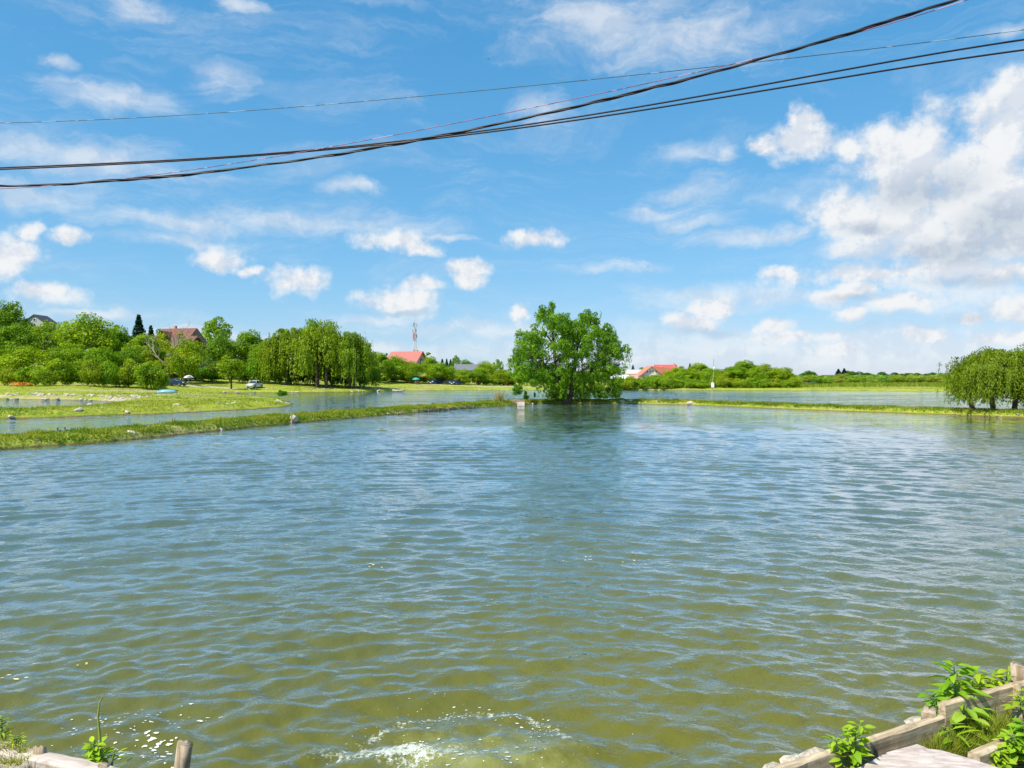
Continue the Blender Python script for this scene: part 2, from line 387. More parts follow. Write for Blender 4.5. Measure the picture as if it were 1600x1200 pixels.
    mx = t.node('ShaderNodeMixShader'); t.l.new(t.math('MULTIPLY', t.math('MULTIPLY', fr.outputs[0], 1.9, clamp=True), t.math('SUBTRACT', 1.0, foam)), mx.inputs[0]); t.l.new(df.outputs[0], mx.inputs[1]); t.l.new(gl.outputs[0], mx.inputs[2])
    t.n.remove(b); t.l.new(mx.outputs[0], t.n['Material Output'].inputs[0])
    return m
WATER = water_mat()

# ------------------------------------------------------------------ water
rng = np.random.RandomState(11)
rr = [2.9]
while rr[-1] < 2500:
    r = rr[-1]
    d = min(max(0.024, r * r / 1924 * 0.8), 0.075) if r < 30 else 0.075 * (r / 30.0) ** 3.0
    rr.append(r + min(d, r * 0.06))
rr = np.array(rr); dr = np.gradient(rr)
aa = np.radians(np.linspace(-47, 47, 820))
R_, A_ = np.meshgrid(rr, aa, indexing='ij'); DR = np.repeat(dr[:, None], len(aa), 1)
WX = R_ * np.sin(A_); WY = R_ * np.cos(A_)
NC = 140
lam = np.exp(rng.uniform(math.log(0.075), math.log(1.0), NC))
wave_c = []
for i in range(NC):
    L = lam[i]; steep = 0.021 * math.exp(-((math.log(L) - math.log(0.27)) / 0.65) ** 2) + 0.017
    a = steep * L / (2 * math.pi) * 0.95
    if rng.rand() < 0.6:
        wave_c.append(('c', rng.normal(-0.4, 2.6), rng.normal(-1.5, 2.2), L, a, rng.uniform(0, 6.28)))
    else:
        th = rng.normal(0.05, 0.6)
        wave_c.append(('p', math.sin(th), math.cos(th), L, a, rng.uniform(0, 6.28)))
for i in range(6):
    wave_c.append(('s', -0.44 + rng.normal(0, .1), 4.6 + rng.normal(0, .1), rng.uniform(0.3, 0.6), 0.006, rng.uniform(0, 6.28)))
def wave_z(X, Y, DRr):
    Z = np.zeros_like(X)
    for kd, p, q, L, a, ph in wave_c:
        kk = 2 * math.pi / L
        if kd == 'p': th = kk * (X * p + Y * q)
        else: th = kk * np.sqrt((X - p) ** 2 + (Y - q) ** 2 + 0.02)
        th = th + ph + 2.2 * vnoise(X * 0.5 / max(L, 0.5) + ph * 9, Y * 0.5 / max(L, 0.5) + ph * 5)
        amp = a * np.clip((L / DRr - 3) / 3, 0, 1)
        if kd == 's': amp = amp * np.exp(-((X + .44) ** 2 + (Y - 5) ** 2) / 5.0)
        Z += amp * np.sin(th)
    return Z
WZ = wave_z(WX, WY, DR)
gz = 0.40 + 1.25 * fbm(WX * 0.10, WY * 0.22, 4)
WZ *= gz
WZ = WZ + 1.2 * np.abs(np.clip(WZ, -0.02, 0.08)) * WZ  # sharper crests
tag(link('water', grid_mesh('water', WX, WY, WZ, WATER)), kind='structure')
def water_h(x, y):
    X = np.array([x], float); Y = np.array([y], float)
    z = wave_z(X, Y, np.array([0.04])) * (0.40 + 1.25 * fbm(X * 0.10, Y * 0.22, 4))
    return float((z + 1.2 * np.abs(np.clip(z, -0.02, 0.08)) * z)[0])
def water_hs(X, Y):
    z = wave_z(X, Y, np.full(X.shape, 0.04)) * (0.40 + 1.25 * fbm(X * 0.10, Y * 0.22, 4))
    return z + 1.2 * np.abs(np.clip(z, -0.02, 0.08)) * z

# ------------------------------------------------------------------ land beyond the ponds
G = lambda *p: [gp(*q) for q in p]
LAND = [(-4000, -200), (-300, 0), (-60, 37)] + G((0, 655), (100, 652), (200, 648), (330, 643), (430, 637), (449, 633), (445, 628), (405, 623), (350, 618.5), (325, 616), (322, 614.6), (350, 613.8),
        (420, 613.3), (480, 613), (550, 612), (600, 610.8), (700, 610), (780, 609.6), (900, 609.4), (985, 609.4), (1100, 609.5), (1240, 610.3), (1350, 610.8), (1475, 611.5), (1600, 613), (1800, 616)) \
       + [(300, 110), (4000, 100), (4000, 7000), (-4000, 7000)]
POND = [(-150, 50)] + G((-60, 649), (0, 648), (100, 643), (170, 635), (212, 629.5), (165, 626.5), (100, 625), (0, 623.5), (-60, 622)) + [(-150, 108)]
MAIN = [(-4000, 60), (-150, 110)] + G((0, 622), (200, 622), (300, 617), (325, 615.5), (420, 613.3), (480, 613), (550, 612), (600, 610.8), (700, 610), (780, 609.6), (985, 609.4), (1100, 609.5),
        (1240, 610.3), (1350, 610.8), (1475, 611.5), (1600, 613), (1800, 616)) + [(300, 110), (4000, 100), (4000, 7000), (-4000, 7000)]
def terrain(X, Y):
    X = np.asarray(X, float); Y = np.asarray(Y, float)
    jx = X + 1.6 * (fbm(X * 0.35, Y * 0.35, 3) - 0.5); jy = Y + 2.2 * (fbm(X * 0.35 + 40, Y * 0.35, 3) - 0.5)
    s = np.minimum(sdist(LAND, jx, jy), -sdist(POND, jx, jy)); s2 = sdist(MAIN, X, Y)
    h = np.where(s > 0, 0.10 + 0.36 * smooth(s / 1.4), 0.10 - 1.3 * smooth(-s / 1.5))
    left = smooth((-X / np.maximum(Y, 1) + 0.02) / 0.25)
    h = h + np.where(s > 0, 1, 0) * ((0.25 + 0.75 * left) * smooth((s2 - 3) / 20) + left * np.clip(s2 - 26, 0, 95) * 0.070 + (1 - left) * np.clip(s2 - 26, 0, 700) * 0.004)
    h = h + np.where(s > 0.8, 0.16, 0.04) * (fbm(X * 0.5, Y * 0.5, 4) - 0.5) + np.where(s > 1, 0.10, 0) * (fbm(X * 2, Y * 2, 2) - 0.5)
    return h
def tz(x, y): return float(terrain(np.array([x]), np.array([y]))[0])
tr = 36 * (6000 / 36) ** np.linspace(0, 1, 640); ta = np.radians(np.linspace(-58, 58, 640))
TR, TA = np.meshgrid(tr, ta, indexing='ij'); TX = TR * np.sin(TA); TY = TR * np.cos(TA)
tag(link('ground', grid_mesh('ground', TX, TY, terrain(TX, TY), MEADOW)), kind='structure')
# pond bed, one wide sheet under everything
mb = MB(); mb.add([(-5000, -3000, -1.4), (5000, -3000, -1.4), (5000, 8000, -1.4), (-5000, 8000, -1.4)], [(0, 1, 2, 3)])
tag(mb.build('pond_bed', plain('silt', (0.10, 0.085, 0.04), 0.9)), kind='structure')

# ------------------------------------------------------------------ grassy dyke
DK = [(-30, 8), (-24, 17)] + G((0, 703), (222, 685), (455, 661.5), (620, 647), (735, 638), (800, 633.5), (850, 631), (985, 631), (1100, 633.5), (1250, 640), (1400, 645), (1600, 652.5)) + [(38, 44), (46, 34)]
DK = [Vector((x, y, 0)) for x, y in DK]
def catmull(P, step):
    out = []
    for i in range(len(P) - 1):
        p0 = P[max(i - 1, 0)]; p1 = P[i]; p2 = P[i + 1]; p3 = P[min(i + 2, len(P) - 1)]
        n = max(2, int((p2 - p1).length / step))
        for j in range(n):
            t = j / n
            out.append(0.5 * ((2 * p1) + (p2 - p0) * t + (2 * p0 - 5 * p1 + 4 * p2 - p3) * t * t + (3 * p1 - p0 - 3 * p2 + p3) * t ** 3))
    out.append(P[-1]); return out
dkc = catmull(DK, 0.22)
dnor = []
for i in range(len(dkc)):
    t = (dkc[min(i + 3, len(dkc) - 1)] - dkc[max(i - 3, 0)]).normalized(); dnor.append(Vector((-t.y, t.x, 0)))
DKX = np.array([p.x for p in dkc]); DKY = np.array([p.y for p in dkc]); DNX = np.array([p.x for p in dnor]); DNY = np.array([p.y for p in dnor])
sarc = np.arange(len(dkc)) * 0.22
prof_u = np.array([-0.9, -0.35, -0.08, 0.02, 0.18, 0.4, 0.7, 1.05, 1.5, 1.9, 2.2, 2.45, 2.6, 2.95, 3.5])
prof_z = np.array([-0.9, -0.35, -0.06, 0.10, 0.24, 0.31, 0.35, 0.37, 0.38, 0.37, 0.34, 0.24, 0.08, -0.3, -0.9])
def dyke_pt(si, u):
    """si: index array along the dyke, u: metres across from the near waterline; returns x, y"""
    e = 0.55 * (fbm(sarc[si] * 0.22, np.zeros(len(si)) + 3, 4) - 0.5) + 0.25 * (fbm(sarc[si] * 1.1, np.zeros(len(si)) + 9, 3) - 0.5)
    w = u + e * (1 - u / 3)
    return DKX[si] + DNX[si] * w, DKY[si] + DNY[si] * w
def dyke_z(si, u): return np.interp(u, prof_u, prof_z)
idx = np.arange(len(dkc)); gx = []; gy = []; gzz = []
for u in prof_u:
    x, y = dyke_pt(idx, np.full(len(idx), u)); gx.append(x); gy.append(y)
    gzz.append(0 * x + np.interp(u, prof_u, prof_z) + (0.09 * (fbm(x * 0.6, y * 0.6, 3) - 0.5) if -0.1 < u < 2.8 else 0))
gx = np.array(gx); gy = np.array(gy); gzz = np.array(gzz)
dme = grid_mesh('dyke', gx, gy, gzz, MEADOW); tag(link('dyke', dme), kind='structure')
def dyke_near(px):
    """index of the centreline point seen at image column px"""
    return int(np.argmin(np.abs(800 + DKX / DKY * F - px) + np.where(DKY < 12, 1e5, 0)))

# ------------------------------------------------------------------ grass
def blades(name, P, Hh, wd_, lean, tint, mat):
    """P (n,3) roots, Hh heights, one bent quad each"""
    n = len(P); th = rng.uniform(0, 2 * math.pi, n)
    side = np.stack([np.cos(th), np.sin(th), np.zeros(n)], -1) * wd_[:, None] / 2
    ln = rng.normal(0, 1, (n, 2)) * lean
    tip = P + np.stack([ln[:, 0] * Hh, ln[:, 1] * Hh, Hh], -1)
    V = np.stack([P - side, P + side, tip + side * 0.25, tip - side * 0.25], 1)
    return quads_mesh(name, V, tint, mat)
def dyke_grass(n):
    si = rng.randint(0, len(dkc), n); dist = np.hypot(DKX[si], DKY[si])
    u = rng.uniform(0.04, 2.5, n)
    x, y = dyke_pt(si, u); z = dyke_z(si, u) - 0.02; jt = rng.uniform(-.13, .13, n); x = x + DNY[si] * jt; y = y - DNX[si] * jt
    cl = fbm(x * 1.3, y * 1.3, 3); hh = (0.05 + 0.22 * np.clip(cl - 0.25, 0, 1)) * rng.uniform(0.5, 1.5, n)
    w = 0.02 + 0.0009 * dist
    ti = np.clip(fbm(x * 0.5 + 9, y * 0.5, 3) * 1.5 - 0.25 + rng.normal(0, 0.2, n) - 0.25 * (u < 0.35), 0, 1)
    return blades('grass', np.stack([x, y, z], -1), hh, w, 0.45, ti, GRASS)
tag(link('grass', dyke_grass(110000)), 'short sunlit grass covering the long dyke between the ponds', 'grass', kind='stuff')
def land_grass(n):
    px = np.where(rng.rand(n) < .6, rng.uniform(-60, 470, n), rng.uniform(470, 1640, n)); py = np.where(px < 460, rng.uniform(606, 656, n), rng.uniform(603, 611, n))
    D = (CH - 0.45) * F / (py - HY); x = (px - 800) / F * D; y = D
    z = terrain(x, y); ok = z > 0.14; x, y, z = x[ok], y[ok], z[ok]; m = len(x)
    cl = fbm(x * 0.6, y * 0.6, 3); hh = (0.05 + 0.30 * np.clip(cl - 0.35, 0, 1)) * rng.uniform(0.5, 1.5, m)
    ti = np.clip(fbm(x * 0.2 + 9, y * 0.2, 3) * 1.5 - 0.2 + rng.normal(0, 0.2, m), 0, 1)
    return blades('meadow_grass', np.stack([x, y, z - 0.03], -1), hh, 0.02 + 0.0006 * y, 0.5, ti, GRASS)
tag(link('meadow_grass', land_grass(110000)), 'yellow green meadow grass on the far banks', 'grass', kind='stuff')

# ------------------------------------------------------------------ trees
def nrm(a): return a / (np.linalg.norm(a, axis=-1, keepdims=True) + 1e-9)
def leaf_quads(P, N, size, asp=1.7, jit=0.8, hang=None):
    n = len(P); nn = nrm(N + jit * rng.normal(0, 1, (n, 3)) * 0.7)
    t = nrm(np.cross(nn, rng.normal(0, 1, (n, 3)))) if hang is None else nrm(hang + 0.25 * rng.normal(0, 1, (n, 3)))
    b = nrm(np.cross(nn, t)); s = (size * rng.uniform(0.6, 1.35, n))[:, None]
    return np.stack([P - t * s * asp / 2, P + b * s / 2, P + t * s * asp / 2, P - b * s / 2], 1)
def clump_cloud(cs, rad, n, up=0.35):
    """leaves over clumps: cs centres (m,3), rad (m,) radii -> positions, normals, tint"""
    pr_ = rad ** 2; ids = rng.choice(len(cs), n, p=pr_ / pr_.sum())
    d = nrm(rng.normal(0, 1, (n, 3))); d[:, 2] = np.where(rng.rand(n) < up, np.abs(d[:, 2]), d[:, 2])
    rr_ = rad[ids] * (rng.uniform(0.35, 1.05, n) ** 0.6)
    P = cs[ids] + d * rr_[:, None] * np.array([1, 1, 0.8])
    cb = rng.uniform(-0.30, 0.30, len(cs))
    tint = np.clip(0.5 + cb[ids] + rng.normal(0, 0.26, n), 0, 1)
    return P, d, tint
def limb_tree(mb, base, tops, r0, seed=0, mi=0):
    rs = random.Random(seed)
    for tp in tops:
        tp = Vector(tp); b = Vector(base); pts = [b]
        for j in range(1, 6):
            q = j / 5; p = b.lerp(tp, q); p.z = b.z + (tp.z - b.z) * (q ** 0.8)
            p += Vector((rs.uniform(-1, 1), rs.uniform(-1, 1), 0)) * 0.05 * (tp - b).length * (0 if j == 5 else 1)
            pts.append(p)
        mb.tube(pts, [r0 * (1 - 0.16 * j) for j in range(6)], 6, mi)
TREES = {}
def make_decid(key, seed, Ht, Wd, base_h, n, leaf, mat=LEAF, squash=1.0, ncl=46, open_=0.0, bark=BARK):
    global rng
    rng = np.random.RandomState(seed)
    cz0 = base_h; hh = (Ht - base_h) / 2; cc = np.array([0, 0, base_h + hh])
    d = nrm(rng.normal(0, 1, (ncl, 3))); rad_f = rng.uniform(0.35, 0.86, ncl) ** 0.7
    cs = cc + d * rad_f[:, None] * np.array([Wd / 2 * 0.86, Wd / 2 * 0.86, hh * 0.86])
    cs[:, :2] *= (1.0 - 0.30 * np.clip((cs[:, 2:3] - cc[2]) / hh, -0.4, 1))
    rad = rng.uniform(0.06, 0.19, ncl) * Wd * (1 - open_)
    P, N, T = clump_cloud(cs, rad, n)
    N = nrm(N + 0.7 * nrm(P - cc) + np.array([0, 0, 0.3]))
    me = quads_mesh('crown', leaf_quads(P, N, leaf), T, mat)
    mb = MB(); mb.tube([(0, 0, -0.6), (0.05, 0, base_h * 0.6), (0, 0.1, base_h + hh * 0.5)], [Wd * 0.034, Wd * 0.026, Wd * 0.014], 8)
    tops = [cs[i] for i in rng.choice(ncl, 8, replace=False)]
    limb_tree(mb, (0, 0, base_h * 0.75), tops, Wd * 0.014, seed)
    o = mb.build('trunk', bark); tm = o.data; bpy.data.objects.remove(o)
    TREES[key] = (me, tm, Ht, Wd)
def make_willow(key, seed, Ht, Wd, n_str, mat=LEAF_W, leaf=0.16, low=0.8, trunks=1, per=26, spread=1.0, clump=0):
    global rng
    rng = np.random.RandomState(seed)
    V = []; T = []; mb = MB()
    # boughs fan out, strands hang from them
    nb = 40; anchors = []
    for i in range(nb):
        a = rng.uniform(0, 2 * math.pi); rr_ = Wd / 2 * rng.uniform(0.15, 0.92); top = Ht * (0.98 - 0.42 * (rr_ / (Wd / 2)) ** 2) * rng.uniform(0.80, 1.04)
        anchors.append((a, rr_, top, rng.uniform(0.08, 0.2) * Wd))
    for s_ in range(n_str):
        a, rr_, top, cr = anchors[rng.randint(nb)]
        x = rr_ * math.cos(a) + rng.normal(0, cr * 0.5); y = rr_ * math.sin(a) + rng.normal(0, cr * 0.5)
        q = math.hypot(x, y) / (Wd / 2)
        zt = top - 0.35 * abs(rng.normal(0, 1)) * cr
        L = rng.uniform(0.12, 0.62) * Ht * (0.7 + 0.5 * q); L = min(L, zt - low * rng.uniform(0.6, 4.5))
        if L < 0.3: continue
        m = per; t = np.sort(rng.uniform(0, 1, m)); od = np.array([math.cos(math.atan2(y, x)), math.sin(math.atan2(y, x))])
        bend = 0.10 * L * np.sqrt(t)
        P = np.stack([x + od[0] * bend + rng.normal(0, 0.06, m), y + od[1] * bend + rng.normal(0, 0.06, m), zt - L * t ** 1.1], -1)
        N = np.stack([np.full(m, od[0]), np.full(m, od[1]), np.full(m, 0.35)], -1)
        V.append(leaf_quads(P, N, leaf, 2.6, 0.7, hang=np.array([[od[0] * 0.2, od[1] * 0.2, -1.0]])))
        T.append(np.clip(rng.uniform(0.2, 0.8) + rng.normal(0, 0.12, m), 0, 1))
    if clump:
        cs = np.array([[a_[1] * math.cos(a_[0]), a_[1] * math.sin(a_[0]), a_[2] - a_[3] * .5 - q * (a_[2] - Ht * .18) * rng.uniform(.6, 1.0)] for q in (0, .22, .45, .75) for a_ in anchors]); cs += rng.normal(0, Wd * .03, cs.shape)
        P, N, Tt = clump_cloud(cs, np.array([a_[3] * q for q in (.6, .5, .42, .34) for a_ in anchors]), clump)
        P[:, 2] -= rng.uniform(0, .09, clump) * Ht * (rng.rand(clump) < .5); P[:, 2] = np.maximum(P[:, 2], 0.3)
        V.append(leaf_quads(P, nrm(N + np.array([0, 0, .3])), leaf * 1.05, 2.3, .8, hang=np.array([[0, 0, -.6]]) + .8 * rng.normal(0, 1, (clump, 3)))); T.append(Tt)
    me = quads_mesh('crown', np.concatenate(V), np.concatenate(T), mat)
    for j in range(trunks):
        bx = (j - (trunks - 1) / 2) * Wd * 0.11 * spread; by = rng.uniform(-0.3, 0.3)
        mb.tube([(bx, by, -0.5), (bx * 1.15 + rng.uniform(-.1, .1), by, Ht * 0.22), (bx * 1.4, by, Ht * 0.42)], [Wd * 0.026, Wd * 0.019, Wd * 0.014], 8)
        for i in rng.choice(nb, 5, replace=False):
            a, rr_, top, cr = anchors[i]
            limb_tree(mb, (bx * 1.3, by, Ht * 0.35), [(rr_ * 0.9 * math.cos(a), rr_ * 0.9 * math.sin(a), top * 0.93)], Wd * 0.010, seed + int(i))
    o = mb.build('trunk', BARK); tm = o.data; bpy.data.objects.remove(o)
    TREES[key] = (me, tm, Ht, Wd)
def make_spruce(key, seed, Ht, Wd, n):
    global rng
    rng = np.random.RandomState(seed)
    lev = 24; P = []; N = []; T = []
    for i in range(n):
        l = rng.randint(lev); q = (l + 0.2) / lev; rmax = 1.45 * (Wd / 2 * (1 - q) ** 0.9) * (0.75 + 0.35 * ((l * 37) % 10) / 10) + 0.10
        a = rng.randint(9) * 2 * math.pi / 9 + l * 0.7 + rng.normal(0, 0.16); r_ = rmax * rng.uniform(0.1, 1) ** 0.5
        P.append((r_ * math.cos(a), r_ * math.sin(a), Ht * (0.06 + 0.92 * q) - 0.30 * r_ + rng.normal(0, 0.16))); N.append((math.cos(a) * .4, math.sin(a) * .4, 0.9)); T.append(rng.rand())
    me = quads_mesh('crown', leaf_quads(np.array(P), np.array(N), 0.30, 1.8, 0.6), np.array(T), LEAF_S)
    mb = MB(); mb.tube([(0, 0, -0.5), (0, 0, Ht * 0.97)], [Wd * 0.035, 0.03], 7)
    o = mb.build('trunk', BARK); tm = o.data; bpy.data.objects.remove(o)
    TREES[key] = (me, tm, Ht, Wd)
make_decid('round_a', 21, 12, 12, 1.2, 12000, 0.23, ncl=84)
make_decid('round_b', 22, 12, 12, 0.9, 12000, 0.23, ncl=70)
make_decid('round_c', 23, 12, 11, 1.6, 12000, 0.23, ncl=58)
make_decid('tall', 24, 14, 9, 1.5, 8000, 0.26, ncl=48)
make_decid('airy', 25, 13, 11, 3.0, 5000, 0.26, ncl=44, open_=0.25)
make_decid('bush_a', 26, 5, 7, 0.0, 5000, 0.20, ncl=36)
make_decid('bush_b', 27, 5, 8, 0.0, 5000, 0.20, ncl=30)
make_decid('small', 28, 6, 5, 1.3, 4000, 0.17, ncl=34)
make_decid('poplar', 29, 14, 4.5, 1.0, 3500, 0.26, ncl=40)
make_willow('willow_a', 31, 14, 13, 420, leaf=0.17, per=22, low=0.25, trunks=2, clump=24000)
make_willow('willow_b', 32, 14, 13, 420, leaf=0.17, per=22, low=0.25, trunks=2, clump=24000)
make_spruce('spruce', 33, 12, 5, 5200)
def bare_tree():
    rs = random.Random(4); mb = MB()
    def br(p, d, L, r, lv):
        pts = [p]; q = p
        for j in range(4):
            d = (d + Vector((rs.uniform(-.3, .3), rs.uniform(-.3, .3), rs.uniform(-.1, .2)))).normalized(); q = q + d * L / 4; pts.append(q)
        mb.tube(pts, [r, r * .9, r * .8, r * .65, r * .5], 5)
        if lv: 
            for j in range(3 + (lv > 1)):
                dd = (d + Vector((rs.uniform(-1.1, 1.1), rs.uniform(-.7, .7), rs.uniform(-.3, .6)))).normalized(); br(pts[rs.choice([2, 3, 4])], dd, L * .62, r * .5, lv - 1)
    br(Vector((0, 0, -.4)), Vector((0, 0, 1)), 5.0, .24, 0); br(Vector((0, 0, 4.3)), Vector((.5, 0, 1)), 4.2, .15, 3); br(Vector((0, 0, 3.6)), Vector((-.8, 0, .8)), 4.0, .13, 3)
    o = mb.build('trunk', BARK_P); tm = o.data; bpy.data.objects.remove(o)
    global rng
    rng = np.random.RandomState(8); cs = rng.uniform(-1, 1, (22, 3)) * np.array([3.2, 2.5, 2.8]) + np.array([0, 0, 6.6])
    P, N, T = clump_cloud(cs, np.full(22, 0.7), 1500); me = quads_mesh('crown', leaf_quads(P, N, .2), T, LEAF_W)
    TREES['bare'] = (me, tm, 10, 8)
bare_tree()

ORD = ['first', 'second', 'third', 'fourth', 'fifth', 'sixth', 'seventh', 'eighth', 'ninth', 'tenth'] + ['%dth' % q for q in range(11, 100)]
for q in (21, 31, 41, 51): ORD[q - 1] = '%dst' % q; ORD[q] = '%dnd' % (q + 1); ORD[q + 1] = '%drd' % (q + 2)
TREE_COUNT = [0]
def tree(kind, px, top, wpx, D, label, col=(1, 1, 1), cat='tree', group=None, name=None, dx=0):
    me, tm, Ht, Wd = TREES[kind]
    x = (px - 800) / F * D; g = tz(x, D); wpx = wpx * 1.22
    if px > 1040 and 186 < D < 226: top -= 5; wpx *= 1.1
    ztop = CH - (top - HY) / F * D
    h = max(1.2, ztop - g); w = wpx / F * D
    TREE_COUNT[0] += 1
    name = name or {'willow_a': 'weeping_willow', 'willow_b': 'weeping_willow', 'spruce': 'spruce_tree', 'bush_a': 'bush', 'bush_b': 'bush', 'poplar': 'poplar_tree', 'bare': 'dying_tree'}.get(kind, 'leafy_tree')
    e = empty(name, (x, D, g - 0.1), TREE_COUNT[0] * 2.399 if kind != 'bare' else 0.0, (w / Wd, w / Wd, h / Ht * 1.02))
    tag(e, label, cat, group)
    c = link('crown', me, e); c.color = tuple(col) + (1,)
    if not kind.startswith('bush'): link('trunk', tm, e)
    return e
Lt, Dk, Yl, Bl = (1.25, 1.15, 1.0), (0.62, 0.72, 0.75), (1.35, 1.08, 0.9), (0.55, 0.85, 1.3)
WOODG = 'trees of the wood on the left bank'
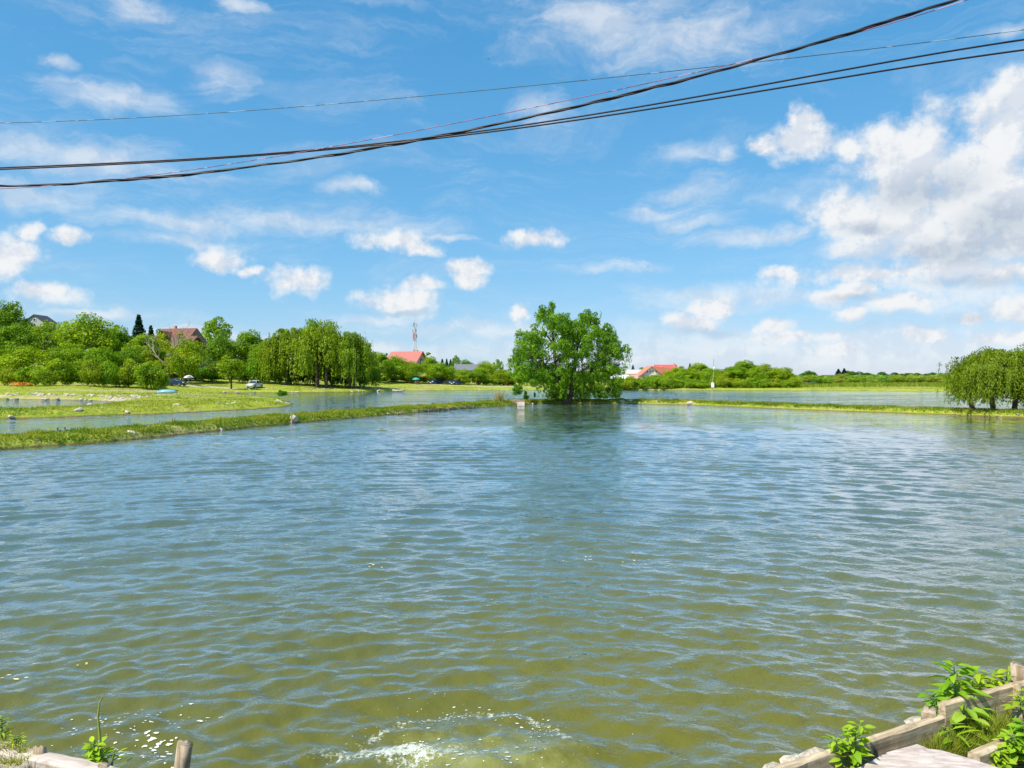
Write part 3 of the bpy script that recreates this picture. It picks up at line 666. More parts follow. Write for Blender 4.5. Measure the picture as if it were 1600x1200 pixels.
for t in [
 ('round_a', 10, 464, 80, 178, 'dark broad tree at the far left edge, tallest of the wood', Dk),
 ('round_b', -45, 500, 90, 160, 'mid green tree cut off by the left picture edge', (1, 1, 1)),
 ('round_c', 28, 505, 62, 158, 'leafy tree just left of the small dark gabled house', (.8, .9, .8)),
 ('round_a', 80, 497, 58, 165, 'bright tree in front of the small dark gabled house', Lt),
 ('round_b', 136, 486, 92, 160, 'big domed bright green tree, highest crown in the middle of the left wood', Lt),
 ('round_c', 180, 508, 60, 168, 'rounded tree between the big domed crown and the spruce', (1, 1.05, 1)),
 ('round_b', 50, 538, 80, 142, 'wide bright tree in front row below the gabled house', Lt),
 ('round_c', -12, 540, 60, 145, 'front row tree at the left picture edge', (.85, .95, .8)),
 ('round_a', 112, 532, 66, 144, 'front row tree below the big domed crown, left one', (1.05, 1.05, .9)),
 ('round_a', 158, 538, 62, 142, 'front row tree below the big domed crown, right one', (.85, .95, .8)),
 ('round_b', 196, 540, 48, 146, 'darker front row tree left of the pale dying tree', (.75, .88, .8)),
 ('round_c', 222, 520, 56, 156, 'rounded tree directly below the dark spruce', Lt),
 ('spruce', 217, 491, 30, 190, 'dark pointed spruce standing above the left wood', (.8, .9, 1)),
 ('spruce', 236, 508, 22, 195, 'shorter dark spruce beside the pointed one', (.7, .85, 1)),
 ('bare', 262, 520, 62, 146, 'half bare tree with pale twisted branches below the big red roof', (1.2, 1.05, .9)),
 ('round_a', 290, 524, 56, 158, 'bright round tree in front of the big red roof', Lt),
 ('airy', 337, 492, 56, 215, 'light airy tree rising behind the big red-roofed house on its right', (1.1, 1.1, 1.1)),
 ('round_b', 345, 520, 52, 176, 'dark green tree right of the red-roofed house', (.75, .85, .8)),
 ('round_c', 388, 515, 60, 180, 'rounded tree between the red-roofed house and the willows', (.95, 1, .9)),
 ('round_a', 415, 530, 50, 170, 'leafy tree behind the white car', (.8, .9, .8)),
 ('small', 361, 552, 42, 143, 'small round tree alone on the lawn between the black car and the white car', Lt),
 ('poplar', 441, 506, 26, 190, 'slim pale tree top rising left of the willows', (1.2, 1.15, 1.2)),
 ('airy', 490, 496, 46, 195, 'greyish green tree top showing behind the willows', (1.1, 1.15, 1.7)),
 ('willow_a', 452, 512, 74, 160, 'left weeping willow of the group at the water edge', (1, 1, 1)),
 ('willow_b', 503, 497, 92, 158, 'tallest weeping willow in the middle of the waterside group', (1, 1.02, 1)),
 ('willow_a', 550, 518, 66, 158, 'right weeping willow of the group at the water edge', (.85, .95, .9)),
 ('round_b', 572, 538, 40, 180, 'green tree at the right end of the willows', (1, 1, .9)),
 ('round_c', 592, 549, 44, 190, 'low round tree right of the willows', (1.05, 1.05, .9)),
 ('round_a', 616, 553, 40, 195, 'tree below the left end of the pink-roofed house', (1.05, 1.1, .9)),
 ('round_b', 645, 562, 44, 195, 'bushy tree right below the pink roof', (1, 1, .9)),
 ('poplar', 668, 546, 16, 215, 'slim pointed tree right of the pink-roofed house', (1.1, 1.1, 1)),
 ('round_c', 672, 556, 30, 205, 'round tree right of the pink-roofed gable', Lt),
 ('round_a', 690, 564, 44, 198, 'leafy tree above the dark blue car', (1.1, 1.1, .9)),
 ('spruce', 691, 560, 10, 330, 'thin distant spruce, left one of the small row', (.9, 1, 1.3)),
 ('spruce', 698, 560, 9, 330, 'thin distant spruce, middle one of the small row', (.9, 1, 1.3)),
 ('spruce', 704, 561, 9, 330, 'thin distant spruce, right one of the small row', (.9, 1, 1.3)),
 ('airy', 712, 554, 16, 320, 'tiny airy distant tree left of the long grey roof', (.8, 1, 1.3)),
 ('round_b', 730, 560, 26, 300, 'dark round tree behind the long grey roof', (.6, .8, .9)),
 ('round_a', 722, 575, 34, 205, 'bush-like tree above the car with the open tailgate', (1.1, 1.1, .9)),
 ('round_c', 748, 574, 34, 200, 'tree in front of the long grey roof', (.95, 1, .9)),
 ('round_b', 762, 562, 38, 215, 'bright tree left of the big willow on the dyke', Lt),
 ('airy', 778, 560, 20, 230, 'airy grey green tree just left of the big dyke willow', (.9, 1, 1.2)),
 ('round_a', 788, 575, 34, 205, 'low tree behind the left edge of the big dyke willow', (1.2, 1.05, .9)),
 ('round_a', 830, 572, 50, 220, 'tree behind the big dyke willow, left one', (1, 1, .9)),
 ('round_b', 880, 572, 50, 225, 'tree behind the big dyke willow, middle one', (1, 1, .9)),
 ('round_c', 935, 574, 50, 225, 'tree behind the big dyke willow, right one', (1, 1, .9)),
 ('poplar', 979, 569, 14, 225, 'slim tree just right of the big dyke willow', (.9, 1, .9)),
 ('spruce', 989, 570, 10, 290, 'small blue green spruce left of the white gabled house', (.8, 1, 1.3)),
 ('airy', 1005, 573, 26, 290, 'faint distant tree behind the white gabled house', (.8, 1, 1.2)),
 ('round_a', 1055, 577, 34, 205, 'bright tree right of the red roofs', Lt),
 ('spruce', 1078, 572, 9, 225, 'dark narrow cypress among the bright trees', (.6, .8, .8)),
 ('round_b', 1066, 580, 30, 196, 'tree just left of the dark cypress', (1.1, 1.1, .9)),
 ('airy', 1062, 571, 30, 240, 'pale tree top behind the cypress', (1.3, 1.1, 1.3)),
 ('round_c', 1092, 571, 38, 200, 'bright tree behind the pole with the white box', Lt),
 ('round_a', 1112, 578, 34, 192, 'leafy tree below the small white house', (1.05, 1.1, .9)),
 ('round_b', 1134, 582, 34, 190, 'yellow green tree right of the small white house', Yl),
 ('tall', 1139, 573, 22, 215, 'dark tree right of the small white house', (.55, .75, .7)),
 ('round_c', 1162, 567, 44, 192, 'big round tree, highest of the right bank row', (1, 1.05, .9)),
 ('round_a', 1197, 571, 42, 196, 'yellow topped tree in the right bank row', Yl),
 ('round_b', 1222, 577, 34, 200, 'low olive tree near the right end of the bank row', (1.2, 1.05, .9)),
 ('round_c', 1022, 584, 26, 184, 'low tree in front of the white gabled house, left one', Lt),
 ('round_a', 1042, 583, 28, 184, 'low tree in front of the red roof, right of the gabled house', (1.1, 1.1, .9)),
 ('tall', 1077, 580, 22, 190, 'upright green tree directly below the dark cypress', (1.05, 1.05, .9)),
 ('round_b', 1125, 584, 26, 184, 'small rounded tree between white house and the big round tree', (.95, 1, .8)),
 ('tall', 1148, 577, 26, 188, 'upright tree touching the left side of the big round tree', (.85, .95, .8)),
 ('round_a', 1180, 577, 28, 188, 'tree between the big round tree and the yellow topped tree', (1.1, 1.08, .9)),
 ('tall', 1212, 578, 26, 190, 'upright tree right of the yellow topped tree', (1.1, 1.05, .9)),
 ('poplar', 182, 500, 18, 172, 'narrow tree top sticking out right of the big domed crown', (.9, 1, .8)),
 ('airy', 100, 500, 34, 176, 'loose tree top left of the big domed crown', (1.1, 1.05, .9)),
 ('poplar', 44, 503, 20, 165, 'narrow crown below the small dark gabled house', (1.1, 1.1, .9)),
 ('airy', 250, 512, 34, 172, 'thin dark tree top between the spruces and the red roof', (.7, .85, .8)),
 ('bush_a', 1236, 590, 24, 186, 'round bright shrub at the right end of the bank row', Lt),
 ('bush_b', 1275, 592, 14, 195, 'dark green shrub right of the little shed', (.7, .9, .8)),
 ('bush_a', 1292, 594, 14, 195, 'small shrub two shrubs right of the little shed', (.9, 1, .8)),
]: tree(*t)
# understorey shrubs
rs = random.Random(3)
for i, px in enumerate([2, 22, 48, 70, 95, 118, 140, 166, 188, 210, 232, 246]):
    tree(['bush_a', 'bush_b'][i % 2], px + rs.uniform(-4, 4), rs.uniform(556, 580), rs.uniform(34, 48), rs.uniform(122, 131), ORD[i] + ' shrub from the left in the undergrowth row at the foot of the left wood', (rs.uniform(.8, 1.25), rs.uniform(.95, 1.1), .9), 'bush', 'undergrowth shrubs along the left wood')
for i, px in enumerate([278, 300, 322, 340, 378, 402, 425, 442, 456, 470, 486, 502, 520, 538, 556, 575]):
    tree(['bush_a', 'bush_b'][i % 2], px, rs.uniform(558, 574), rs.uniform(34, 46), 166, ORD[i] + ' shady shrub from the left in the hedge behind the lawn and cars', (rs.uniform(.55, .8), rs.uniform(.7, .9), .8), 'bush', 'shady shrubs behind the lawn')  # leaf tint darkened, putting the shade under the trees into the colour
for i in range(17):
    tree(['bush_a', 'bush_b'][i % 2], 582 + i * 14 + rs.uniform(-3, 3), rs.uniform(581, 590), rs.uniform(22, 30), rs.uniform(197, 206), ORD[i] + ' rounded bush from the left in the hedge row behind the middle shore', (rs.uniform(.9, 1.3), rs.uniform(.95, 1.1), .9), 'bush', 'bushes behind the middle shore')
for i in range(20):
    tree(['bush_a', 'bush_b'][i % 2], 972 + i * 14 + rs.uniform(-3, 3), rs.uniform(582, 589) if i < 8 else rs.uniform(584, 591), rs.uniform(24, 34), rs.uniform(173.2, 175.0), ORD[i] + ' waterside bush from the left in the dense row below the right bank trees', (rs.uniform(.85, 1.3), rs.uniform(.95, 1.1), .9), 'bush', 'waterside bushes of the right bank').location.z -= .45
for i in range(30):
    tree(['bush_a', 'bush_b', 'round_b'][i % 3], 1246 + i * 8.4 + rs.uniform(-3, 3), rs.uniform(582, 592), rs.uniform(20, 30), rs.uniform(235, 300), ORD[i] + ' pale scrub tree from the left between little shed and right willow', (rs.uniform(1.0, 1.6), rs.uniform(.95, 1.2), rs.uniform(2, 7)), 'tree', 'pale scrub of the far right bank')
for i, (px, top, w) in enumerate([(1256, 581, 14), (1264, 578, 16), (1271, 580, 12)]):
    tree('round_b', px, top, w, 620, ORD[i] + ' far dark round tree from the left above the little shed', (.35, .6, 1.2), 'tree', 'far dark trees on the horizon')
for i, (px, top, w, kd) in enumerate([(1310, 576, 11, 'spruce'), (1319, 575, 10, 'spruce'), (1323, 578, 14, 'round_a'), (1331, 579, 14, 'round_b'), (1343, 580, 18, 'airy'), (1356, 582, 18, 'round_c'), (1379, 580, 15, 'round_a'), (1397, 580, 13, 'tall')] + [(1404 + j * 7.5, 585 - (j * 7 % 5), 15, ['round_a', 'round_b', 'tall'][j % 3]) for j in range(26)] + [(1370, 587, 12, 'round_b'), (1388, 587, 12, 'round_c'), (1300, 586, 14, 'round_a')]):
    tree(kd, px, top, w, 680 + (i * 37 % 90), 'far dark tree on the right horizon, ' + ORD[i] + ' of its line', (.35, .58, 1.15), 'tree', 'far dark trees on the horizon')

# far-off woods closing the horizon, and reeds along the far bank
rng = np.random.RandomState(77)
n = 26000; px = rng.uniform(-200, 1900, n); D = rng.uniform(330, 900, n); x = (px - 800) / F * D
hh = np.where(px < 620, 7, 2.4) * (0.5 + fbm(x * 0.03, D * 0.02, 3)); z = terrain(x, D) + rng.uniform(0, 1, n) * hh
P = np.stack([x, D, z], -1); N = np.tile(np.array([[-.3, -.6, .6]]), (n, 1))
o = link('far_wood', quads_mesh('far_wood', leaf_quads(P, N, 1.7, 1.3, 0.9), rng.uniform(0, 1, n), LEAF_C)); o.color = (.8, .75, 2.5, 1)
tag(o, 'low distant woodland closing the horizon behind both banks', 'woodland', kind='stuff')
n = 16000; px = rng.uniform(1238, 1700, n); D = rng.uniform(176, 226, n); x = (px - 800) / F * D; z = terrain(x, D); ok = z > .12
x, D, z = x[ok], D[ok], z[ok]
tag(link('reeds', blades('reeds', np.stack([x, D, z], -1), rng.uniform(.3, .8, len(x)), np.full(len(x), .25), .15, rng.uniform(0, .8, len(x)), GRASS)), 'belt of bright green reeds along the far right shore', 'reeds', kind='stuff')

# ------------------------------------------------------------------ big willow on the dyke
def big_willow():
    global rng
    rng = np.random.RandomState(101)
    D0 = 77.5
    e = empty('willow_tree', (at(895, 628, D0).x, D0, 0.33))
    tag(e, 'large dark green willow with ragged open crown on the dyke at mid picture', 'tree')
    O = Vector(e.location)
    B = [(890, 512, 14, 18), (886, 500, 8, 10), (862, 482, 8, 8), (948, 512, 10, 8), (853, 492, 17, 16), (868, 503, 20, 18), (880, 515, 16, 14), (912, 497, 17, 12), (900, 512, 18, 20), (925, 494, 14, 10), (931, 502, 6, 8), (915, 528, 20, 20), (818, 527, 15, 17), (835, 522, 18, 15),
         (845, 545, 26, 24), (878, 548, 24, 22), (815, 555, 17, 22), (803, 557, 9, 13), (905, 550, 24, 22), (938, 530, 22, 16), (956, 520, 12, 12), (962, 540, 14, 20), (945, 553, 24, 22), (975, 548, 8, 10),
         (812, 580, 16, 16), (835, 578, 24, 20), (862, 582, 24, 22), (890, 582, 17, 16), (925, 582, 24, 22), (955, 580, 16, 24), (905, 595, 17, 20), (880, 605, 12, 12), (865, 597, 16, 12), (945, 605, 14, 16), (963, 600, 9, 18), (830, 595, 20, 10), (872, 611, 9, 10), (897, 611, 8, 9), (916, 609, 9, 11), (850, 598, 14, 10), (936, 608, 9, 12), (958, 612, 7, 8), (884, 590, 10, 10), (886, 600, 11, 12), (903, 606, 10, 12), (880, 618, 6, 7), (925, 603, 10, 12), (945, 616, 7, 8), (862, 614, 8, 8)]
    V = []; T = []; cs = []; rad = []
    for (px, py, rx, ry) in B:
        big = rx > 15
        for dy in ([-0.9, 0.9] if not big else [-3.2, -0.9, 1.6, 3.6]):
            c = at(px + rng.normal(0, 2), py + rng.normal(0, 2), D0) - O; c.y = dy * rng.uniform(.7, 1.2)
            for j in range(4):
                d = rng.normal(0, 1, 3); d /= np.linalg.norm(d)
                cs.append(np.array(c) + d * np.array([rx, rx, ry]) / F * D0 * 0.62); rad.append((rx + ry) / 2 / F * D0 * rng.uniform(0.28, 0.46))
    cs = np.array(cs); rad = np.array(rad)
    P, N, Tt = clump_cloud(cs, rad, 62000); cc = np.array([0, 0, 5.5])
    N = nrm(N + 0.5 * nrm(P - cc) + np.array([0, 0, .3]))
    V.append(leaf_quads(P, N, 0.088, 2.2, 0.8)); T.append(Tt)
    # hanging sprays under the boughs
    for s_ in range(1500):
        i = rng.randint(len(cs)); c = cs[i] + rng.normal(0, 1, 3) * rad[i] * .6
        L = rng.uniform(.4, 1.9) * (1.0 if c[2] > 4.5 else 0.9); L = min(L, c[2] - 0.25)
        if c[0] < -3.6: L = min(L, c[2] - 2.3)
        if L < .25: continue
        m = 15; t = rng.uniform(0, 1, m)
        Pp = np.stack([c[0] + rng.normal(0, .07, m) + (0.12 * np.sign(c[0]) * t), c[1] + rng.normal(0, .07, m), c[2] - L * t], -1)
        V.append(leaf_quads(Pp, np.tile(np.array([[np.sign(c[0]) * .5, -.4, .5]]), (m, 1)), 0.09, 2.6, .8, hang=np.array([[0, 0, -1.0]]))); T.append(np.clip(rng.uniform(.2, .9) + rng.normal(0, .1, m), 0, 1))
    link('crown', quads_mesh('crown', np.concatenate(V), np.concatenate(T), LEAF_C), e)
    mb = MB()
    def L_(pts, rad_): mb.tube([at(px, py, D0 + dy) - O for px, py, dy in pts], rad_, 9)
    L_([(885, 634, 0), (882, 615, 0), (876, 596, .2), (868, 570, .5), (865, 540, .6), (862, 505, .4)], [.34, .27, .22, .17, .12, .05])
    L_([(888, 634, .2), (893, 612, 0), (897, 590, -.2), (899, 560, -.3), (905, 530, 0), (913, 500, 0)], [.30, .25, .21, .16, .11, .05])
    L_([(907, 633, .3), (908, 615, .5), (916, 595, .9), (930, 570, 1.2), (942, 545, 1)], [.22, .18, .15, .11, .06])
    L_([(882, 610, 0), (868, 592, -.8), (845, 572, -1.5), (825, 550, -1.6)], [.2, .15, .11, .05])
    L_([(897, 590, -.2), (915, 575, -1), (940, 560, -1.6), (960, 545, -1.5)], [.15, .12, .08, .04])
    L_([(868, 540, .5), (850, 520, .2), (838, 515, 0)], [.1, .07, .03])
    rs_ = random.Random(1)
    for i in rng.choice(len(cs), 60, replace=False):
        b = rs_.choice([at(868, 565, D0) - O, at(898, 565, D0) - O, at(925, 580, D0 + 1) - O, at(850, 575, D0 - 1) - O])
        if (Vector(cs[i]) - b).length < 5: limb_tree(mb, b, [cs[i]], .05, int(i))
    mb.build('trunk', BARK, e)
big_willow()
def right_willow():
    make_willow('willow_c', 41, 4.8, 7.9, 2300, leaf=0.06, clump=22000, low=0.22, trunks=4, per=36, spread=1.6)
    me, tm, Ht, Wd = TREES['willow_c']
    D = 53.6; x = (1568 - 800) / F * D
    e = empty('weeping_willow', (x, D, 0.32), 0.0); tag(e, 'weeping willow with yellow green trailing strands at the right end of the dyke', 'tree')
    c = link('crown', me, e); c.color = (.74, .76, .45, 1)
    link('trunk', tm, e)
right_willow()

# ------------------------------------------------------------------ stones
def stone_mesh(seed, det=2):
    bm = bmesh.new(); bmesh.ops.create_icosphere(bm, subdivisions=det, radius=1)
    r = np.random.RandomState(seed); planes = [(nrm(r.normal(0, 1, 3)), r.uniform(.55, .85)) for _ in range(9)]
    for v in bm.verts:
        p = np.array(v.co)
        for nn, dd in planes:
            q = p @ nn
            if q > dd: p = p - nn * (q - dd) * .92
        v.co = p * np.array([1, .8, .62])
    me = bpy.data.meshes.new('rock'); bm.to_mesh(me); bm.free(); me.materials.append(STONE); return me
STONES = [stone_mesh(i) for i in range(6)]
def rock(x, y, z, s, label, group, seed):
    o = link('rock', STONES[seed % 6]); o.location = (x, y, z); r = random.Random(seed)
    o.rotation_euler = (r.uniform(-.4, .4), r.uniform(-.4, .4), r.uniform(0, 6.3)); q = s * r.uniform(.8, 1.2)
    o.scale = (q * r.uniform(.9, 1.5), q, q * r.uniform(.7, 1.1)); tag(o, label, 'rock', group); return o
rs = random.Random(12); kseed = 0
for i in range(78):
    px = rs.choice([rs.uniform(8, 30), rs.uniform(40, 150), rs.uniform(40, 150), rs.uniform(150, 236)]); py = 622.8 + (px / 236) * 4.2 + rs.uniform(-4.6, -.2)
    x, y = gp(px, py, .15); kseed += 1; rock(x, y, max(.1, tz(x, y)) + .03, [.36, .27, .19][kseed % 3], ['large', 'middling', 'small'][kseed % 3] + ' pale boulder behind the small pond, ' + ('at the left picture edge' if px < 36 else 'below the two front trees' if px < 80 else 'below the big domed tree' if px < 120 else 'right of the big domed tree' if px < 165 else 'near the right tip of the pond'), 'boulders on the back shore of the small pond', kseed)
for i in range(34):
    px = 342 + i * 7.6 + rs.uniform(-3, 3); py = np.interp(px, [340, 480, 550, 600], [613.4, 612.6, 611.6, 610.4]) - rs.uniform(0, 2.2); x, y = gp(px, py - .5, .2); kseed += 1
    rock(x, y, max(.1, tz(x, y)) + .03, rs.uniform(.16, .36), ORD[i] + ' stone from the left of the rough embankment below the lawn and willows', 'embankment stones below the willows', kseed)
for px, py, s, lb in [(115, 650.5, .75, 'pale pointed boulder on the front edge of the second dyke, leftmost big one'), (9, 655, .5, 'brown boulder at the left picture edge on the second dyke'), (134, 643, .5, 'flat white slab on top of the second dyke'),
                      (153, 648, .35, 'small white stone right of the pale pointed boulder'), (193, 648.5, .5, 'brownish boulder on the front edge of the second dyke below the spruce'), (271, 643, .62, 'reddish brown slab on the front edge of the second dyke'),
                      (338, 639.5, .42, 'left of three pale boulders near the tip of the second dyke'), (351, 639.8, .38, 'low middle one of three pale boulders near the tip of the second dyke'), (361, 638.8, .55, 'right, tallest of three pale boulders near the tip of the second dyke'),
                      (398, 637, .3, 'small stone between the three pale boulders and the dyke tip'), (434, 633.5, .95, 'largest pale boulder at the tip of the second dyke'), (446, 633, .6, 'flat pale boulder at the very tip of the second dyke'),
                      (437, 603, .5, 'white rounded stone on the bank in front of the willows'), (401, 611, .5, 'pale flat boulder at the water edge below the white car')]:
    x, y = gp(px, py, .0); y += .55; kseed += 1
    if py < 605: x, y = (px - 800) / F * 152, 152
    rock(x, y, max(.03, min(tz(x, y + .5), .6)), s * .5, lb, None, kseed)
for px, s, lb in [(66, .22, 'small brown stone low on the first dyke near the left edge'), (210, .38, 'pale stone on the front edge of the first dyke, left one'), (467, .42, 'grey slab on the first dyke beside the thin stake'), (491, .2, 'small stone right of the grey slab on the first dyke'),
                  (1028, .28, 'white block on the dyke right of the big willow'), (1077, .36, 'white square block on the dyke below the pole with the box'), (972, .45, 'pale stone under the right side of the big willow'), (983, .35, 'second pale stone under the right side of the big willow'),
                  (1130, .2, 'small pale stone on the dyke right of the pole'), (1142, .2, 'small yellowish stone next to the one right of the pole'), (1449, .2, 'small pale stones on the dyke left of the right willow'), (1590, .25, 'pale stone at the right end of the dyke')]:
    i = dyke_near(px); kseed += 1; p = dkc[i] + dnor[i] * .28; rock(p.x, p.y, .2, s, lb, None, kseed)
for i in range(40):
    j = rs.randint(60, len(dkc) - 60); kseed += 1; p = dkc[j] + dnor[j] * rs.uniform(.0, .25); rock(p.x, p.y, .06, rs.uniform(.07, .17), 'small stone at the dyke waterline, ' + ('near the palisade' if -9 < p.x < 0 else 'near the left picture edge' if p.x < -15 else 'between left edge and palisade' if p.x < 0 else 'under the big willow' if p.x < 14 else 'between big willow and right willow'), 'small stones along the waterline of the dyke', kseed)

# ------------------------------------------------------------------ buildings
def win_mat(): return plain('window_glass', (0.03, 0.04, 0.05), 0.1, var=0.3)
GLASS = win_mat(); WHITE = plain('white_paint', (0.78, 0.77, 0.74), 0.6, var=0.05, scale=1); CREAM = plain('cream_wall', (0.62, 0.55, 0.42), 0.8, var=0.08)
TAN = plain('tan_wall', (0.50, 0.36, 0.22), 0.85, var=0.15); GREYW = plain('grey_wall', (0.42, 0.42, 0.42), 0.8); DKW = plain('dark_wood', (0.06, 0.04, 0.035), 0.7)
def tile_mat(name, col):
    m, t, b = new_mat(name); tcn = t.node('ShaderNodeTexCoord')
    w = t.node('ShaderNodeTexWave'); w.bands_direction = 'Z'; w.inputs['Scale'].default_value = 1.6; w.inputs['Distortion'].default_value = 1.5; t.l.new(tcn.outputs['Object'], w.inputs[0])
    n = t.noise(tcn.outputs['Object'], 1.2, 4); c = t.mix(t.math('MULTIPLY', w.outputs[1], n.outputs[0]), tuple(c * .8 for c in col) + (1,), tuple(min(1, c * 1.2) for c in col) + (1,))
    t.l.new(c, b.inputs['Base Color']); b.inputs['Roughness'].default_value = 0.75; return m
T_BROWN = tile_mat('brown_red_tiles', (0.20, 0.068, 0.048)); T_PINK = tile_mat('pink_red_tiles', (0.46, 0.15, 0.12)); T_RED = tile_mat('red_tiles', (0.60, 0.10, 0.09)); T_ORANGE = tile_mat('orange_tiles', (0.60, 0.21, 0.13))
T_GREY = tile_mat('grey_tiles', (0.16, 0.17, 0.18)); T_PALE = tile_mat('pale_sheets', (0.52, 0.48, 0.47)); T_TAN = tile_mat('tan_tiles', (0.50, 0.30, 0.20)); T_DARK = tile_mat('dark_slate', (0.05, 0.055, 0.07))
def gable_roof(mb, w, d, z0, h, over=.5, thick=.22, axis='x', cx=0, cy=0):
    """ridge along axis; w along x, d along y"""
    if axis == 'x':
        a = d / 2 + over; sl_ = h / (d / 2); lo = z0 - sl_ * over
        pr = [(-a, lo), (0, z0 + h), (a, lo), (a, lo + thick), (0, z0 + h + thick), (-a, lo + thick)]
        mb.prism([(u + cy, v) for u, v in pr], cx - w / 2 - over, cx + w / 2 + over, 'x')
    else:
        a = w / 2 + over; sl_ = h / (w / 2); lo = z0 - sl_ * over
        pr = [(-a, lo), (0, z0 + h), (a, lo), (a, lo + thick), (0, z0 + h + thick), (-a, lo + thick)]
        mb.prism([(u + cx, v) for u, v in pr], cy - d / 2 - over, cy + d / 2 + over, 'y')
def gable_wall(mb, w, d, z0, h, axis='x', cx=0, cy=0):
    """box walls with gable ends up to the ridge"""
    if axis == 'x': mb.prism([(cy - d / 2, -1.5), (cy + d / 2, -1.5), (cy + d / 2, z0), (cy, z0 + h), (cy - d / 2, z0)], cx - w / 2, cx + w / 2, 'x')
    else: mb.prism([(cx - w / 2, -1.5), (cx + w / 2, -1.5), (cx + w / 2, z0), (cx, z0 + h), (cx - w / 2, z0)], cy - d / 2, cy + d / 2, 'y')
def window(par, c, w, h, face='y', frame=WHITE):
    """window on a wall facing -y (or +x); frame proud, pane inside"""
    x, y, z = c; f = MB(); t = .09; dp = .08
    if face == 'y':
        for dx in (-w / 2, w / 2): f.box((x + dx, y - dp / 2, z), (t, dp, h + t))
        for dz in (-h / 2, h / 2): f.box((x, y - dp / 2, z + dz), (w - t - .004, dp - .01, t))
        p = MB(); p.box((x, y - .02, z), (w - .02, .03, h - .02))
    else:
        for dy in (-w / 2, w / 2): f.box((x + dp / 2, y + dy, z), (dp, t, h + t))
        for dz in (-h / 2, h / 2): f.box((x + dp / 2, y, z + dz), (dp - .01, w - t - .004, t))
        p = MB(); p.box((x + .02, y, z), (.03, w - .02, h - .02))
    fo = f.build('window', frame, par); p.build('pane', GLASS, fo)
def place(name, px, py, D, label, cat='house', rz=0.0):
    """py: image row of the thing's zero height"""
    p = at(px, py, D); e = empty(name, p, rz); tag(e, label, cat); return e
# big brown-red roofed house
h = place('house', 285, 548, 200, 'big house with brown red roof, cross gables and shaded gable end, above the left trees', rz=-.25)
mb = MB(); gable_wall(mb, 10.5, 8.5, 2.2, 3.6, 'x', -.6); gable_wall(mb, 5.5, 7, .8, 2.7, 'y', 3.2, -3.4); mb.box((0, 0, -4), (11, 8.3, 6)); mb.build('wall', plain('brown_wall', (.20, .15, .11), .8), h)
mb = MB(); gable_roof(mb, 9.5, 8.5, 2.2, 3.6, .8, .25, 'x', -.9); rf = mb.build('roof', T_BROWN, h)
mb = MB(); gable_roof(mb, 5.5, 7, .8, 2.7, .7, .25, 'x', 3.4, -2.6); mb.build('roof', T_BROWN, h)
mb = MB(); gable_roof(mb, 2.0, 3.0, 3.6, 1.3, .4, .18, 'y', -2.2, -2.9); mb.build('dormer', T_BROWN, h)
mb = MB(); mb.box((-2.6, .4, 5.9), (.8, .8, 1.8)); mb.build('chimney', TAN, rf)
mb = MB(); mb.prism([(-5.5, 1.3), (.2, 1.3), (-2.6, 3.9)], 6.16, 6.3, 'x'); mb.build('gable_shade', DKW, h)  # dark sheet over the gable end, its shade put into the colour
mb = MB(); mb.box((5.6, -6.6, -2.6), (4.5, 1.8, .25)); [mb.box((3.5 + i * .6, -7.45, -2.0), (.12, .08, 1.0)) for i in range(8)]; mb.box((5.6, -7.45, -1.45), (4.6, .12, .12)); mb.build('balcony', WHITE, h)
for x in (1.5, 4.6): window(h, (x, -6.93, -.4), 1.1, 1.3)
window(h, (-3.5, -4.27, .6), 1.2, 1.3)
# small dark gabled house on the far left
h = place('house', 64, 503, 195, 'small grey house with dark gabled roof peeping over the left wood')
mb = MB(); gable_wall(mb, 4.6, 5, 0, 1.6, 'y'); mb.build('wall', GREYW, h); mb = MB(); gable_roof(mb, 4.6, 5, 0, 1.6, .35, .18, 'y'); mb.build('roof', T_DARK, h)
window(h, (0, -2.52, .35), .7, .7)
# pink-roofed house
h = place('house', 636, 566, 235, 'house with pink red gabled roof and tan end wall in front of the radio mast', rz=-.35)
mb = MB(); gable_wall(mb, 10, 8, 0, 3.2, 'x'); mb.build('wall', TAN, h); mb = MB(); gable_roof(mb, 10, 8, 0, 3.2, .7, .25, 'x'); rf = mb.build('roof', T_PINK, h)
mb = MB(); mb.box((3.2, .6, 3.3), (.6, .6, 1.2)); mb.build('chimney', TAN, rf)
window(h, (5.0, 0, .2), 1.6, 1.8, 'x', DKW); window(h, (-2, -4.02, -1.3), 1.2, 1.2)
# cream annexe left of it
h = place('house', 601, 572, 225, 'low cream house end half hidden left of the pink-roofed house')
mb = MB(); gable_wall(mb, 5, 5, 0, 1, 'x'); mb.build('wall', CREAM, h); mb = MB(); gable_roof(mb, 5, 5, 0, 1, .3, .15, 'x'); mb.build('roof', T_TAN, h)
# long grey roof
h = place('house', 732, 578, 260, 'low house with long grey roof between the middle trees')
mb = MB(); gable_wall(mb, 9, 6, 0, 1.8, 'x'); mb.build('wall', GREYW, h); mb = MB(); gable_roof(mb, 9, 6, 0, 1.8, .5, .2, 'x'); mb.build('roof', T_GREY, h)
